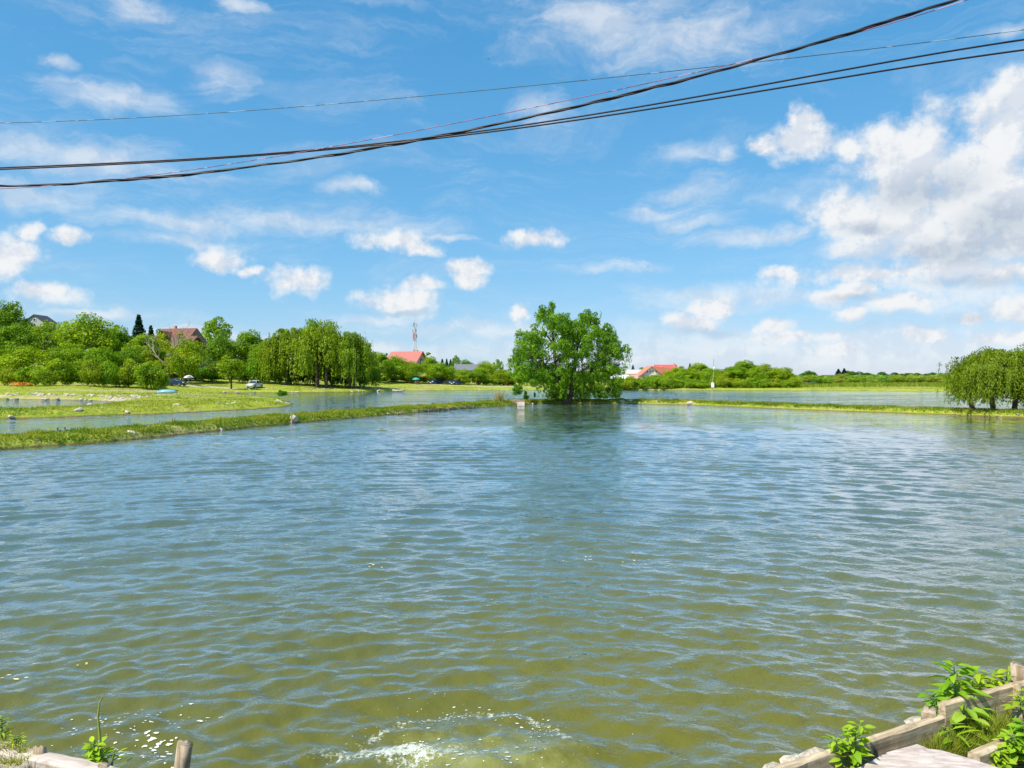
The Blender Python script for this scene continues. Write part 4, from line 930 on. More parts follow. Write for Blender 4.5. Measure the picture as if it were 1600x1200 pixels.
# white gabled house with orange roof
h = place('house', 1014, 585, 215, 'white gabled house with orange red roof on the right bank', rz=.0)
mb = MB(); gable_wall(mb, 5.6, 8, 0, 2.2, 'y'); mb.build('wall', WHITE, h)
mb = MB(); gable_roof(mb, 5.6, 8, 0, 2.2, .7, .22, 'y'); mb.build('roof', T_ORANGE, h)
mb = MB(); mb.prism([(.0, 2.5), (4.2, -.35), (9.0, -.35), (6.6, 2.0)], 3.0, 3.25, 'y'); mb.build('side_roof', T_ORANGE, h)
mb = MB(); mb.prism([(-3.5, -.62), (3.5, -.62), (3.5, -.5), (-3.5, -.5)], -4.6, -4.0, 'y'); mb.build('eaves_board', T_BROWN, h)
for x in (-1.2, -.4, .4, 1.3): window(h, (x, -4.02, .75), .42, .62)
window(h, (-2.0, -4.02, -1.1), .9, .6)
# red-roofed house right behind
h = place('house', 1040, 583, 228, 'house with bright red roof directly right of the white gabled house')
mb = MB(); gable_wall(mb, 6.5, 6, 0, 2.4, 'x'); mb.build('wall', CREAM, h); mb = MB(); gable_roof(mb, 6.0, 6, 0, 2.4, .5, .22, 'x'); rf = mb.build('roof', T_RED, h)
mb = MB(); gable_roof(mb, 2.6, 3, .3, 1.6, .3, .2, 'y', -1.8, -2.4); mb.build('dormer', T_ORANGE, h); mb = MB(); mb.box((2.6, -.5, 2.3), (.5, .5, 1.4)); mb.build('chimney', TAN, rf)
window(h, (-1.8, -3.94, .6), .5, .9, 'y', DKW)
# pale roof barn + tan annex + pale fence wall
h = place('barn', 994, 584, 222, 'low barn with pale pinkish white roof left of the white gabled house')
mb = MB(); gable_wall(mb, 6.5, 5, 0, 1.1, 'x'); mb.build('wall', CREAM, h); mb = MB(); gable_roof(mb, 6.5, 5, 0, 1.1, .3, .15, 'x'); mb.build('roof', T_PALE, h)
h = place('shed', 984, 591, 205, 'low tan roofed shed in front of the pale roofed barn')
mb = MB(); gable_wall(mb, 3.8, 3, 0, .9, 'x'); mb.build('wall', DKW, h); mb = MB(); gable_roof(mb, 3.8, 3, 0, .9, .3, .12, 'x'); mb.build('roof', T_TAN, h)
h = place('greenhouse', 968, 597, 196, 'pale blue white plank hut half hidden at the right edge of the big willow')
mb = MB(); mb.box((0, 0, -.2), (4.6, 3, 2.4)); mb.build('wall', plain('pale_blue', (.45, .55, .62), .6), h); mb = MB(); gable_roof(mb, 4.6, 3, 1.0, .8, .2, .1, 'x'); mb.build('roof', WHITE, h)
mb = MB(); [mb.box((-2.0 + i * .57, -1.53, -.2), (.2, .04, 2.0)) for i in range(8)]; mb.build('planks', T_GREY, h)
h = place('house', 1117, 586, 225, 'small white house with grey roof among the right bank trees')
mb = MB(); gable_wall(mb, 3.6, 4, .2, .9, 'x'); mb.build('wall', WHITE, h); mb = MB(); gable_roof(mb, 3.6, 4, .2, .9, .2, .12, 'x'); mb.build('roof', T_PALE, h); window(h, (.8, -2.02, -.4), .5, .5)
h = place('house', 1122, 583, 262, 'grey roofed house behind the small white house')
mb = MB(); gable_wall(mb, 5, 4, 0, 1.3, 'x'); mb.build('wall', GREYW, h); mb = MB(); gable_roof(mb, 5, 4, 0, 1.3, .3, .15, 'x'); mb.build('roof', T_GREY, h)
h = place('shed', 1262, 605, 190, 'little dark open shed with grey roof on the far right shore')
mb = MB(); mb.box((-.9, .6, .3), (.08, .08, 1.4)); mb.box((1.4, .6, .3), (.08, .08, 1.4)); mb.box((-.9, -.8, .2), (.08, .08, 1.2)); mb.box((1.4, -.8, .2), (.08, .08, 1.2)); mb.box((.25, .9, .3), (2.2, .08, 1.2)); mb.build('wall', DKW, h)
mb = MB(); mb.box((.25, 0, 1.1), (3.4, 2.4, .1)); mb.build('roof', T_GREY, h)
mb = MB(); mb.box((-2.6, .2, .2), (2.2, 1.6, 1.0)); mb.build('side_bin', plain('teal_tarp', (.05, .22, .16)), h)
h = place('house', 1400, 597, 420, 'pale pinkish walled house with low roof among the far scrub')
mb = MB(); gable_wall(mb, 6.5, 6, 0, 2.6, 'x'); mb.build('wall', WHITE, h); mb = MB(); gable_roof(mb, 6.5, 6, 0, 2.6, .3, .2, 'x'); mb.build('roof', T_PALE, h)
for px, py, D, w, lb in [(1407, 604, 215, 1.4, 'small bright white hut on the far right shore, left one'), (1434, 605, 215, 1.5, 'small bright white hut on the far right shore, right one')]:
    h = place('hut', px, py, D, lb, 'hut'); mb = MB(); gable_wall(mb, w, 1.4, .1, .5, 'x'); mb.build('wall', WHITE, h); mb = MB(); gable_roof(mb, w, 1.4, .1, .5, .1, .06, 'x'); mb.build('roof', T_PALE, h)
h = place('house', 1296, 589, 520, 'long low house with brown roof on the far horizon')
mb = MB(); gable_wall(mb, 9, 6, 0, 1.2, 'x'); mb.build('wall', CREAM, h); mb = MB(); gable_roof(mb, 9, 6, 0, 1.2, .4, .2, 'x'); mb.build('roof', T_BROWN, h)
# garden fence behind the lawn
e = place('wooden_fence', 322, 590, 168, 'dark wooden board fence in the shade behind the lawn', 'fence')
mb = MB(); [mb.box((-4 + i * .42, 0, .6), (.36, .05, 2.0 + .1 * math.sin(i * 2.1))) for i in range(20)]; mb.build('boards', DKW, e)
mb = MB(); mb.box((0, .06, 1.2), (8.3, .06, .12)); mb.box((0, .06, .3), (8.3, .06, .12)); mb.build('rail', DKW, e)

# ------------------------------------------------------------------ radio mast
def band_mat():
    m, t, b = new_mat('mast_paint'); tcn = t.node('ShaderNodeTexCoord'); s_ = t.node('ShaderNodeSeparateXYZ'); t.l.new(tcn.outputs['Object'], s_.inputs[0])
    f = t.math('GREATER_THAN', t.math('FRACT', t.math('MULTIPLY', s_.outputs[2], 1 / 9.0)), 0.5)
    t.l.new(t.mix(f, (.62, .62, .64, 1), (.50, .10, .10, 1)), b.inputs['Base Color']); b.inputs['Roughness'].default_value = .5; return m
e = place('radio_mast', 648, 572, 400, 'tall red and white lattice radio mast behind the pink-roofed house', 'mast')
mb = MB(); HM = 23.2
def leg(i, z): w = 1.05 - .018 * z; return Vector((w * math.cos(i * 2.094 + .5), w * math.sin(i * 2.094 + .5), z))
for i in range(3): mb.tube([leg(i, -12), leg(i, HM)], .13, 6)
z = 0; j = 0
while z < HM - 1:
    for i in range(3): mb.tube([leg(i, z), leg((i + 1) % 3, z + 1.5)], .06, 4); mb.tube([leg(i, z), leg((i + 1) % 3, z)], .055, 4)
    z += 1.5
mb.build('lattice', band_mat(), e)
for i, (a, z) in enumerate([(0, 22), (2.1, 22.4), (4.2, 22), (1, 19.2), (3.1, 19), (5.2, 19.2), (0.4, 16.2), (2.6, 16)]):
    mb = MB(); mb.box((1.15 * math.cos(a), 1.15 * math.sin(a), z), (.35, .25, 2.0), a); mb.build('antenna', plain('antenna_grey', (.35, .3, .33)) if i == 0 else bpy.data.materials['antenna_grey'], e)
mb = MB(); mb.tube([(0, 0, 22), (0, 0, 24.5)], .06, 5); mb.build('lightning_rod', DKW, e)

# ------------------------------------------------------------------ vehicles
TYRE = plain('tyre', (.02, .02, .02), .8); RIM = plain('rim', (.5, .5, .52), .3, .8); LAMPW = plain('lamp_glass', (.75, .78, .8), .1); LAMPR = plain('lamp_red', (.45, .02, .02), .2)
CARGL = plain('car_glass', (.02, .03, .035), .05, spec=.8)
def car(px, py, D, rz, col, label, Lc=4.2, Hc=1.5, tail=False, z=None):
    x = (px - 800) / F * D; z = tz(x, D) if z is None else z
    e = empty('parked_car', (x, D, z), rz); tag(e, label, 'car')
    pm, t, b = new_mat('car_paint'); b.inputs['Base Color'].default_value = col + (1,); b.inputs['Roughness'].default_value = .25; b.inputs['Coat Weight'].default_value = .6
    n_ = t.noise(None, 30); t.l.new(t.mix(n_.outputs[0], tuple(c * .9 for c in col) + (1,), tuple(min(1, c * 1.1) for c in col) + (1,)), b.inputs['Base Color'])
    a = Lc / 4.2; Wc = 1.72
    def loft(st, mb, mi=0):
        rings = []
        for (x0, zl, zh, hw) in st:
            rings.append([(x0 * a, -hw * .96, zl), (x0 * a, -hw, (zl * .6 + zh * .4)), (x0 * a, -hw * .93, zh - .04), (x0 * a, -hw * .75, zh), (x0 * a, hw * .75, zh), (x0 * a, hw * .93, zh - .04), (x0 * a, hw, (zl * .6 + zh * .4)), (x0 * a, hw * .96, zl)])
        vs = [v for r in rings for v in r]; fs = []
        for i in range(len(rings) - 1):
            for j in range(8): fs.append((i * 8 + j, i * 8 + (j + 1) % 8, (i + 1) * 8 + (j + 1) % 8, (i + 1) * 8 + j))
        fs += [tuple(range(8)), tuple(range((len(rings) - 1) * 8, len(rings) * 8))]
        mb.add(vs, fs, mi, False)
    hs = Hc / 1.5
    mb = MB(); loft([(-2.1, .42, .62, .70), (-2.02, .25, .80, .80), (-1.3, .22, .92, .85), (-.8, .2, .95, .86), (.9, .2, .97, .86), (1.75, .22, .98, .84), (2.04, .28, .9, .8), (2.1, .42, .7, .72)], mb)
    # roof shell and pillars
    loft([(-.35, 1.40 * hs, 1.46 * hs, .55), (0, 1.43 * hs, 1.5 * hs, .6), (1.0, 1.42 * hs, 1.49 * hs, .6), (1.62, 1.34 * hs, 1.42 * hs, .55)], mb)
    for sy in (-1, 1):
        for (x0, x1) in ((-1.05, -.3), (.45, .5), (1.98, 1.6)): mb.tube([(x0 * a, sy * .80, .94), (x1 * a, sy * .58, 1.43 * hs)], .035, 5)
    mb.build('body', pm, e)
    mb = MB()
    vs = [(-1.1, .8, .95), (-.32, .575, 1.41 * hs), (1.6, .56, 1.38 * hs), (1.98, .79, .95)]
    V8 = [(x0 * a, -y0, z0) for x0, y0, z0 in vs] + [(x0 * a, y0, z0) for x0, y0, z0 in vs]
    mb.add(V8, [(0, 1, 2, 3), (4, 5, 6, 7), (0, 1, 5, 4), (1, 2, 6, 5), (2, 3, 7, 6), (0, 3, 7, 4)]); mb.build('windows', CARGL, e)
    for x0 in (-1.32, 1.3):
        for sy in (-1, 1):
            mb = MB(); mb.tube([(x0 * a, sy * .66, .31), (x0 * a, sy * .88, .31)], .31, 14); w = mb.build('wheel', TYRE, e)
            mb = MB(); mb.tube([(x0 * a, sy * .86, .31), (x0 * a, sy * .895, .31)], .19, 10); mb.build('rim', RIM, w)
    for sy in (-1, 1):
        mb = MB(); mb.box((-2.04 * a, sy * .62, .70), (.16, .34, .16)); mb.build('headlight', LAMPW, e)
        mb = MB(); mb.box((2.05 * a, sy * .66, .78), (.12, .24, .22)); mb.build('tail_light', LAMPR, e)
    mb = MB(); mb.box((-2.12 * a, 0, .42), (.03, .5, .12)); mb.build('number_plate', WHITE, e)
    if tail: mb = MB(); mb.add([(1.6 * a, -.6, 1.45), (1.6 * a, .6, 1.45), (2.5 * a, .6, 2.05), (2.5 * a, -.6, 2.05), (1.6 * a, -.6, 1.5), (1.6 * a, .6, 1.5), (2.5 * a, .6, 2.1), (2.5 * a, -.6, 2.1)], [(0, 1, 2, 3), (4, 5, 6, 7), (0, 1, 5, 4), (1, 2, 6, 5), (2, 3, 7, 6), (3, 0, 4, 7)]); mb.build('tailgate', LAMPW, e)
    return e
car(274, 600, 142, math.pi - .15, (.012, .016, .045), 'black car parked in the shade at the left end of the lawn', 4.3, 1.5)
car(398, 602, 150, math.pi / 2 - .15, (.62, .64, .66), 'white silver car parked facing the water on the lawn', 4.1, 1.5)
car(680, 604, 196, 1.05, (.012, .04, .14), 'dark blue car parked on the track in the middle of the far shore', 4.2)
car(713, 603, 196, 1.0, (.012, .035, .10), 'dark hatchback with raised tailgate right of the dark blue car', 4.0, tail=True)
car(696, 597, 202, .1, (.7, .72, .72), 'white vehicle half hidden under the trees between the two dark cars', 4.3, 1.5)
car(794, 600, 205, 1.1, (.14, .015, .025), 'dark red car under the trees left of the big willow', 4.0, 1.5)

# ------------------------------------------------------------------ small things on the banks
def parasol(px, D, r, hgt, mat, lb):
    x = (px - 800) / F * D; e = empty('parasol', (x, D, tz(x, D))); tag(e, lb, 'parasol')
    mb = MB(); mb.tube([(0, 0, 0), (0, 0, hgt)], .035, 6); mb.build('pole', WHITE, e)
    mb = MB(); n = 8; top = (0, 0, hgt + .05); ring = [(r * math.cos(i * 2 * math.pi / n), r * math.sin(i * 2 * math.pi / n), hgt - .42) for i in range(n)]; mid = [(r * .55 * math.cos(i * 2 * math.pi / n), r * .55 * math.sin(i * 2 * math.pi / n), hgt - .12) for i in range(n)]; low = [(p[0], p[1], p[2] - .13) for p in ring]
    vs = [top] + mid + ring + low; fs = []
    for i in range(n): j = (i + 1) % n; fs += [(0, 1 + i, 1 + j), (1 + i, 1 + n + i, 1 + n + j, 1 + j), (1 + n + i, 1 + 2 * n + i, 1 + 2 * n + j, 1 + n + j)]
    mb.add(vs, fs); mb.build('canopy', mat, e); return e
parasol(295, 150, 1.05, 1.9, plain('pink_white_cloth', (.75, .62, .64), .8), 'open pale pink and white parasol beside the black car')
parasol(650, 188, .95, 1.7, plain('green_cloth', (.03, .38, .26), .8), 'open green parasol on the middle shore left of the dark blue car')
def camp_chair(px, D, lb):
    x = (px - 800) / F * D; e = empty('camp_chair', (x, D, tz(x, D)), .3); tag(e, lb, 'chair'); m_ = plain('chair_cloth', (.16, .05, .04), .8)
    mb = MB(); mb.box((0, 0, .45), (.55, .5, .05)); mb.build('seat', m_, e); mb = MB(); mb.box((0, .27, .75), (.55, .05, .55)); mb.build('backrest', m_, e)
    for sx in (-1, 1):
        for sy in (-1, 1): mb = MB(); mb.tube([(sx * .27, sy * .24, 0), (sx * .27, sy * .24, .45)], .02, 5); mb.build('leg', TYRE, e)
camp_chair(653, 186, 'dark red folding chair under the green parasol')
def boat(px, py, D, L, w, h_, mat, lb, over, rz, z=None):
    x = (px - 800) / F * D; z = tz(x, D) if z is None else z; e = empty('rowing_boat', (x, D, z), rz); tag(e, lb, 'boat')
    mb = MB(); st = 9; vs = []; fs = []
    for i in range(st):
        q = i / (st - 1); hw = w / 2 * (1 - abs(2 * q - 1) ** 3.2 * .75); xx = -L / 2 + L * q; sg = -1 if over else 1; rise = .12 * abs(2 * q - 1) ** 2
        for a_ in range(7):
            th = math.pi * a_ / 6; zz = -h_ * math.sin(th) ** .7 * (1 - .25 * abs(2 * q - 1) ** 3) + rise
            vs.append((xx, -hw * math.cos(th), sg * zz + (0 if over else h_)))
    for i in range(st - 1):
        for j in range(6): fs.append((i * 7 + j, i * 7 + j + 1, (i + 1) * 7 + j + 1, (i + 1) * 7 + j))
    fs += [tuple(range(7)), tuple(range((st - 1) * 7, st * 7))]
    mb.add(vs, fs, 0, True); o = mb.build('hull', mat, e); sd = o.modifiers.new('s', 'SOLIDIFY'); sd.thickness = .04
    if not over:
        for q in (-.25, .2): mb = MB(); mb.box((q * L, 0, h_ * .75), (.22, w * .8, .03)); mb.build('bench', WOODP, e)
    else: mb = MB(); mb.box((0, 0, h_ + .02), (L * .8, .06, .06)); mb.build('keel', mat, e)
boat(261, 612.5, 113, 3.0, 1.2, .5, plain('blue_paint', (.16, .36, .46), .4, var=.1), 'pale blue rowing boat lying upside down on the grass bank', True, .12)
boat(623, 613, 150, 2.6, 1.1, .35, plain('weathered_boat', (.55, .48, .40), .7), 'small pale wooden boat afloat off the middle shore', False, .05, .0)
# orange flower bed
rng = np.random.RandomState(5)
n = 500; p0 = at(33, 598, 122); P = np.stack([p0.x + rng.normal(0, .9, n), 122 + rng.normal(0, .5, n), tz(p0.x, 122) + rng.uniform(.1, .65, n)], -1)
tag(link('flower_bed', quads_mesh('flower_bed', leaf_quads(P, np.tile([[0, -.6, .6]], (n, 1)), .13, 1.1, .8), rng.rand(n), leaf_mat('orange_petal', (.75, .22, .02), (.85, .40, .05)))), 'patch of orange flowers on the bank at the foot of the left wood', 'flowers')
# pole with white box on the dyke
i = dyke_near(1095); p = dkc[i] + dnor[i] * 1.6
e = empty('signal_pole', (p.x, p.y, .3)); tag(e, 'thin leaning pole with white box and aerial on the dyke right of the big willow', 'pole')
s_ = p.y / F
mb = MB(); mb.tube([(0, 0, -.2), (.10, 0, 22 * s_), (.25, 0, 54 * s_)], [.035, .035, .03], 8); mb.build('pole', plain('rusty_pole', (.45, .30, .12), .6), e)
mb = MB(); mb.tube([(.25, 0, 54 * s_), (.20, 0, 68 * s_)], [.016, .01], 6); mb.build('aerial', DKW, e)
mb = MB(); mb.box((.10, -.1, 26 * s_), (.26, .18, .42)); mb.prism([(-.05, 26 * s_ + .21), (.25, 26 * s_ + .21), (.10, 26 * s_ + .3)], -.2, .0, 'y'); mb.build('box', WHITE, e)
mb = MB(); mb.tube([(.27, -.05, 52 * s_), (.27, -.05, 55 * s_)], .09, 10); mb.box((.27, -.05, 51 * s_), (.3, .05, .04)); mb.build('lamp', WHITE, e)
# stakes, ducks
for px, dz, off, lb in [(320, .42, 2.75, 'leftmost thin stake standing in the water behind the first dyke'), (328, .34, 2.8, 'second thin stake from the left behind the first dyke'), (338, .5, 2.75, 'third thin stake from the left behind the first dyke'), (344, .5, 2.8, 'fourth thin stake from the left behind the first dyke'), (361, .32, 2.8, 'rightmost low stake of the row behind the first dyke'), (454, .62, -.02, 'dark thin stake on the front edge of the first dyke')]:
    j = dyke_near(px); p = dkc[j] + dnor[j] * off; mb = MB(); mb.tube([(0, 0, -.4), (.01, 0, dz * .6), (.03, 0, dz)], [.05, .045, .035], 7)
    o = mb.build('stake', POSTW); o.location = (p.x, p.y, .1); tag(o, lb, 'stake')
def duck(p, rz, lb):
    e = empty('duck', p, rz); tag(e, lb, 'bird'); e.scale = (.75, .75, .75); m_ = plain('dark_feathers', (.02, .02, .025), .6)
    bm = bmesh.new(); bmesh.ops.create_uvsphere(bm, u_segments=12, v_segments=8, radius=1)
    for v in bm.verts:
        x, y, z = v.co; v.co = (x * .21 + (.05 if x < -.6 else 0) * x, y * .10, z * .085 + .07 + (.04 * max(0, -x)) )
    bmesh.ops.create_uvsphere(bm, u_segments=10, v_segments=6, radius=.048, matrix=Matrix.Translation((.2, 0, .23)))
    bmesh.ops.create_cone(bm, segments=8, radius1=.045, radius2=.03, depth=.15, cap_ends=True, matrix=Matrix.Translation((.175, 0, .15)))
    me = bpy.data.meshes.new('body'); bm.to_mesh(me); bm.free(); me.materials.append(m_)
    for q in me.polygons: q.use_smooth = True
    link('body', me, e); mb = MB(); mb.tube([(.24, 0, .225), (.30, 0, .215)], [.018, .01], 6); mb.build('beak', plain('beak_orange', (.4, .2, .05)), e)
for px, lb in [(134, 'left one of two small dark water birds on the first dyke'), (147, 'right one of two small dark water birds on the first dyke')]:
    j = dyke_near(px + 8); p = dkc[j] + dnor[j] * 2.2; duck((p.x, p.y, .34), 2.5, lb)
# wooden palisade edging
e = empty('palisade', (0, 0, 0)); tag(e, 'grey weathered plank edging holding the dyke bank left of the planter', 'edging')
j0, j1 = dyke_near(650), dyke_near(742); mb = MB(); rs = random.Random(2)
for j in range(min(j0, j1), max(j0, j1)):
    p = dkc[j] + dnor[j] * -.06; d = (dkc[j + 1] - dkc[j]); mb.box((p.x, p.y, rs.uniform(-.10, -.03)), (.19, .06, .55), math.atan2(d.y, d.x))
mb.build('planks', PALIS, e)
for j in range(min(j0, j1), max(j0, j1), 7):
    p = dkc[j] + dnor[j] * -.13; mb = MB(); mb.tube([(p.x, p.y, -.5), (p.x, p.y, rs.uniform(.16, .24))], .04, 7); mb.build('post', PALIS, e)
# planter with bush
j = dyke_near(809); p = dkc[j] + dnor[j] * .02
e = empty('planter', (p.x, p.y, 0), -.05); tag(e, 'rusty concrete planter block at the bend of the dyke beside the big willow', 'planter')
mb = MB(); mb.box((0, 0, .15), (1.35, .9, .62)); mb.build('box', plain('stained_concrete', (.50, .42, .33), .9, var=.4, scale=2.2, bump=.02), e)
mb = MB(); mb.box((0, -.47, .52), (1.45, .1, .08)); mb.box((0, .47, .52), (1.45, .1, .08)); mb.build('rim', plain('rust', (.42, .20, .08), .9, var=.4), e)
def bush_at(p, w, h_, lb, col, name='bush'):
    me, tm, Ht, Wd = TREES['small']; e = empty(name, p, .3, (w / Wd, w / Wd, h_ / Ht)); tag(e, lb, 'bush'); c = link('crown', me, e); c.color = col
bush_at((p.x - .05, p.y, .35), 1.35, 1.9, 'dark green pointed bush growing in the planter block', (.55, .85, .7, 1))
bush_at((p.x + .85, p.y + .6, .3), .8, .8, 'low green bush between planter and big willow', (.6, .9, .7, 1))
j = dyke_near(836); q = dkc[j] + dnor[j] * 1.4; bush_at((q.x, q.y, .3), .45, 1.2, 'slim dark sapling left of the big willow trunk', (.35, .55, .6, 1), 'sapling')
j = dyke_near(846); q = dkc[j] + dnor[j] * 1.6; bush_at((q.x, q.y, .3), .3, 1.0, 'thin sapling next to the slim dark one', (.4, .6, .6, 1), 'sapling')
p2 = gp(441, 629); bush_at((p2[0], p2[1], .35), 1.5, 1.1, 'dark leafy plant at the tip of the second dyke', (.5, .8, .7, 1))
rng = np.random.RandomState(6); j = dyke_near(793); q = dkc[j] + dnor[j] * 1.0; n = 260
tag(link('dry_grass_tuft', blades('dry_grass_tuft', np.stack([q.x + rng.normal(0, .22, n), q.y + rng.normal(0, .2, n), np.full(n, .3)], -1), rng.uniform(.6, 1.3, n), np.full(n, .03), .22, rng.rand(n), DRY)), 'tall dry pinkish grass tuft left of the planter', 'grass tuft')

# ------------------------------------------------------------------ cables
CABLE = plain('cable_black', (.012, .010, .018), .5); CABLE_G = plain('cable_grey', (.10, .12, .13), .5)
def mark_mat(name, a, b_, c_):
    m, t, b = new_mat(name); tcn = t.node('ShaderNodeTexCoord'); n = t.noise(t.vmath('MULTIPLY', tcn.outputs['Object'], (3, 3, 3)), 1.0, 3)
    c = t.mix(t.ramp(n.outputs[0], .44, .52), a + (1,), b_ + (1,)); c = t.mix(t.ramp(n.outputs[0], .56, .60), c, c_ + (1,)); t.l.new(c, b.inputs['Base Color']); b.inputs['Roughness'].default_value = .5; return m
REDC = mark_mat('tape_cable', (.35, .10, .22), (.10, .04, .10), (.65, .35, .50)); THINC = mark_mat('thin_line', (.05, .13, .16), (.04, .08, .10), (.30, .40, .45))
def interp_path(P, n):
    xs = [p[0] for p in P]; ys = [p[1] for p in P]; c = np.polyfit(xs, ys, min(4, len(P) - 1)); 
    sl0 = (np.polyval(c, xs[0] + 5) - np.polyval(c, xs[0])) / 5; sl1 = (np.polyval(c, xs[-1]) - np.polyval(c, xs[-1] - 5)) / 5
    out = []
    for x in np.linspace(-900, 2300, n):
        y = np.polyval(c, x) if xs[0] <= x <= xs[-1] else (np.polyval(c, xs[0]) + sl0 * (x - xs[0]) if x < xs[0] else np.polyval(c, xs[-1]) + sl1 * (x - xs[-1]))
        out.append((x, y))
    return out
def cable(P, r, D0, D1, mat, name, lb, wob=0, strands=1, tw=0.02):
    pts = [at(x, y, D0 + (D1 - D0) * (x / 1600)) for x, y in interp_path(P, 260)]
    r_ = random.Random(len(lb))
    pts = [p + Vector((0, 0, wob * (math.sin(i * .9) + math.sin(i * .37 + 1)))) for i, p in enumerate(pts)]
    if strands == 1:
        mb = MB(); mb.tube(pts, r, 7); o = mb.build(name, mat); tag(o, lb, 'cable', 'overhead cables'); return
    e = empty(name, (0, 0, 0)); tag(e, lb, 'cable', 'overhead cables')
    for s in range(strands):
        mb = MB(); q = []
        for i, p in enumerate(pts):
            a = i * .55 + s * 2 * math.pi / strands; q.append(p + Vector((0, math.cos(a), math.sin(a))) * tw * (1 + .5 * math.sin(i * .21 + s)))
        mb.tube(q, r, 6); mb.build('strand', mat, e)
cable([(0, 291), (150, 285), (300, 273), (530, 240), (700, 211), (810, 188), (1000, 144), (1150, 104), (1300, 61), (1490, 2)], .0115, 12, 9, CABLE, 'cable_bundle', 'thick black twisted cable bundle, lowest on the left and leaving through the top edge', .004, 3, .011)
cable([(0, 263), (300, 248), (500, 234), (700, 213), (800, 200), (1000, 165), (1300, 115), (1600, 63)], .0125, 12.5, 9.5, CABLE, 'overhead_cable', 'upper one of the two smooth black cables reaching the right edge', 0)
cable([(0, 265.5), (300, 250), (500, 236), (700, 216), (800, 203), (1000, 171.5), (1300, 126), (1600, 79)], .0125, 12.6, 9.6, CABLE, 'overhead_cable', 'lower one of the two smooth black cables reaching the right edge', 0)
cable([(0, 295), (200, 281), (300, 266), (450, 241), (600, 213), (800, 178), (1000, 134), (1150, 100), (1300, 62), (1510, 2)], .0052, 12.2, 9.2, REDC, 'overhead_cable', 'thin reddish line weaving round the thick cable bundle', 0)
cable([(0, 193), (200, 186), (500, 165), (800, 138), (1000, 118), (1200, 96), (1600, 48)], .0062, 14, 11, THINC, 'overhead_cable', 'thin pale highest line crossing the sky above the others', 0)

# birds in the sky
def bird(px, py, D, s, lb):
    m_ = plain('bird_dark', (.03, .03, .035), .7) if 'bird_dark' not in bpy.data.materials else bpy.data.materials['bird_dark']
    mb = MB(); mb.tube([(-.2, 0, 0), (-.05, 0, .01), (.1, 0, .01), (.2, 0, 0)], [.01, .05, .045, .01], 6)
    for sy in (-1, 1): mb.add([(-.06, 0, .02), (.08, 0, .02), (.03, sy * .28, .12), (-.05, sy * .26, .12), (-.08, sy * .55, .05)], [(0, 1, 2, 3), (3, 2, 4)])
    o = mb.build('flying_bird', m_); o.location = at(px, py, D); o.rotation_euler = (0, 0, 1.2); o.scale = (s, s, s); tag(o, lb, 'bird')
bird(763, 94, 90, .6, 'tiny dark bird high in the blue above the thin line'); bird(1012, 417, 110, .8, 'tiny dark bird above the middle trees at mid height')

# ------------------------------------------------------------------ near bank
EDGE = [(-9, 6.3), (-5, 4.85), (-2.84, 4.10), (-2.26, 3.90), (-.2, 3.15), (.5, 3.45), (1.52, 3.96), (3.36, 4.86), (6, 6.15), (9, 7.6)]
NB = EDGE + [(9, -12), (-9, -12)]
bx = np.linspace(-8.8, 8.8, 300); by = np.linspace(-6, 7.5, 250); BX, BY = np.meshgrid(bx, by, indexing='ij')
sN = sdist(NB, BX, BY)
BZ = np.where(sN > 0.02, .33 + .06 * (fbm(BX * 2.5, BY * 2.5, 4) - .5) + .05 * np.clip(sN, 0, 1.5), .30 - 1.3 * smooth((-sN + .02) / .12))
def soil_mat():
    m, t, b = new_mat('bank_soil'); g = t.node('ShaderNodeNewGeometry'); P = g.outputs['Position']
    n1 = t.noise(P, 4, 6, .7); n2 = t.noise(P, 40, 4, .7)
    c = t.mix(t.ramp(n1.outputs[0], .35, .65), (.20, .15, .08, 1), (.42, .34, .16, 1)); c = t.mix(t.ramp(n2.outputs[0], .4, .7, 0, .6), c, (.30, .30, .06, 1))
    t.l.new(c, b.inputs['Base Color']); b.inputs['Roughness'].default_value = .95
    bn = t.node('ShaderNodeBump'); bn.inputs['Distance'].default_value = .03; t.l.new(n2.outputs[0], bn.inputs['Height']); t.l.new(bn.outputs[0], b.inputs['Normal']); return m
tag(link('near_bank', grid_mesh('near_bank', BX, BY, BZ, soil_mat())), kind='structure')
def board(a, b_, ztop, hgt, th, lb, mat=WOOD, name='wooden_board', tilt=0.0):
    """upright plank from a to b (x, y) with slightly worn edges"""
    a = Vector((a[0], a[1], 0)); b2 = Vector((b_[0], b_[1], 0)); L = (b2 - a).length; n = max(6, int(L / .08)); r_ = random.Random(int(L * 999))
    mb = MB(); vs = []; fs = []
    for i in range(n + 1):
        x = L * i / n; c = .012
        e1 = r_.uniform(-.006, .006); e2 = r_.uniform(-.005, .005)
        for (y, z) in [(-th / 2, -hgt), (-th / 2 + e2, -c), (-th / 2 + c + e2, e1), (th / 2 - c, e1), (th / 2, -c + e1), (th / 2, -hgt)]: vs.append((x, y, z))
    for i in range(n):
        for j in range(6): fs.append((i * 6 + j, i * 6 + (j + 1) % 6, (i + 1) * 6 + (j + 1) % 6, (i + 1) * 6 + j))
    fs += [tuple(range(6)), tuple(range(n * 6, n * 6 + 6))]
    mb.add(vs, fs); o = mb.build(name, mat); o.location = (a.x, a.y, ztop); o.rotation_euler = (tilt, 0, math.atan2(b2.y - a.y, b2.x - a.x)); tag(o, lb, 'board'); return o
board((.62, 3.50), (2.62, 4.50), .55, .30, .05, 'long upright wooden edging board at bottom right nearest the water')
board((2.66, 4.56), (3.30, 4.86), .60, .30, .05, 'upright edging board behind the leafy weeds up to the right post')
board((3.28, 4.80), (5.2, 5.78), .62, .30, .05, 'short edging board end at the right picture edge beyond the post')
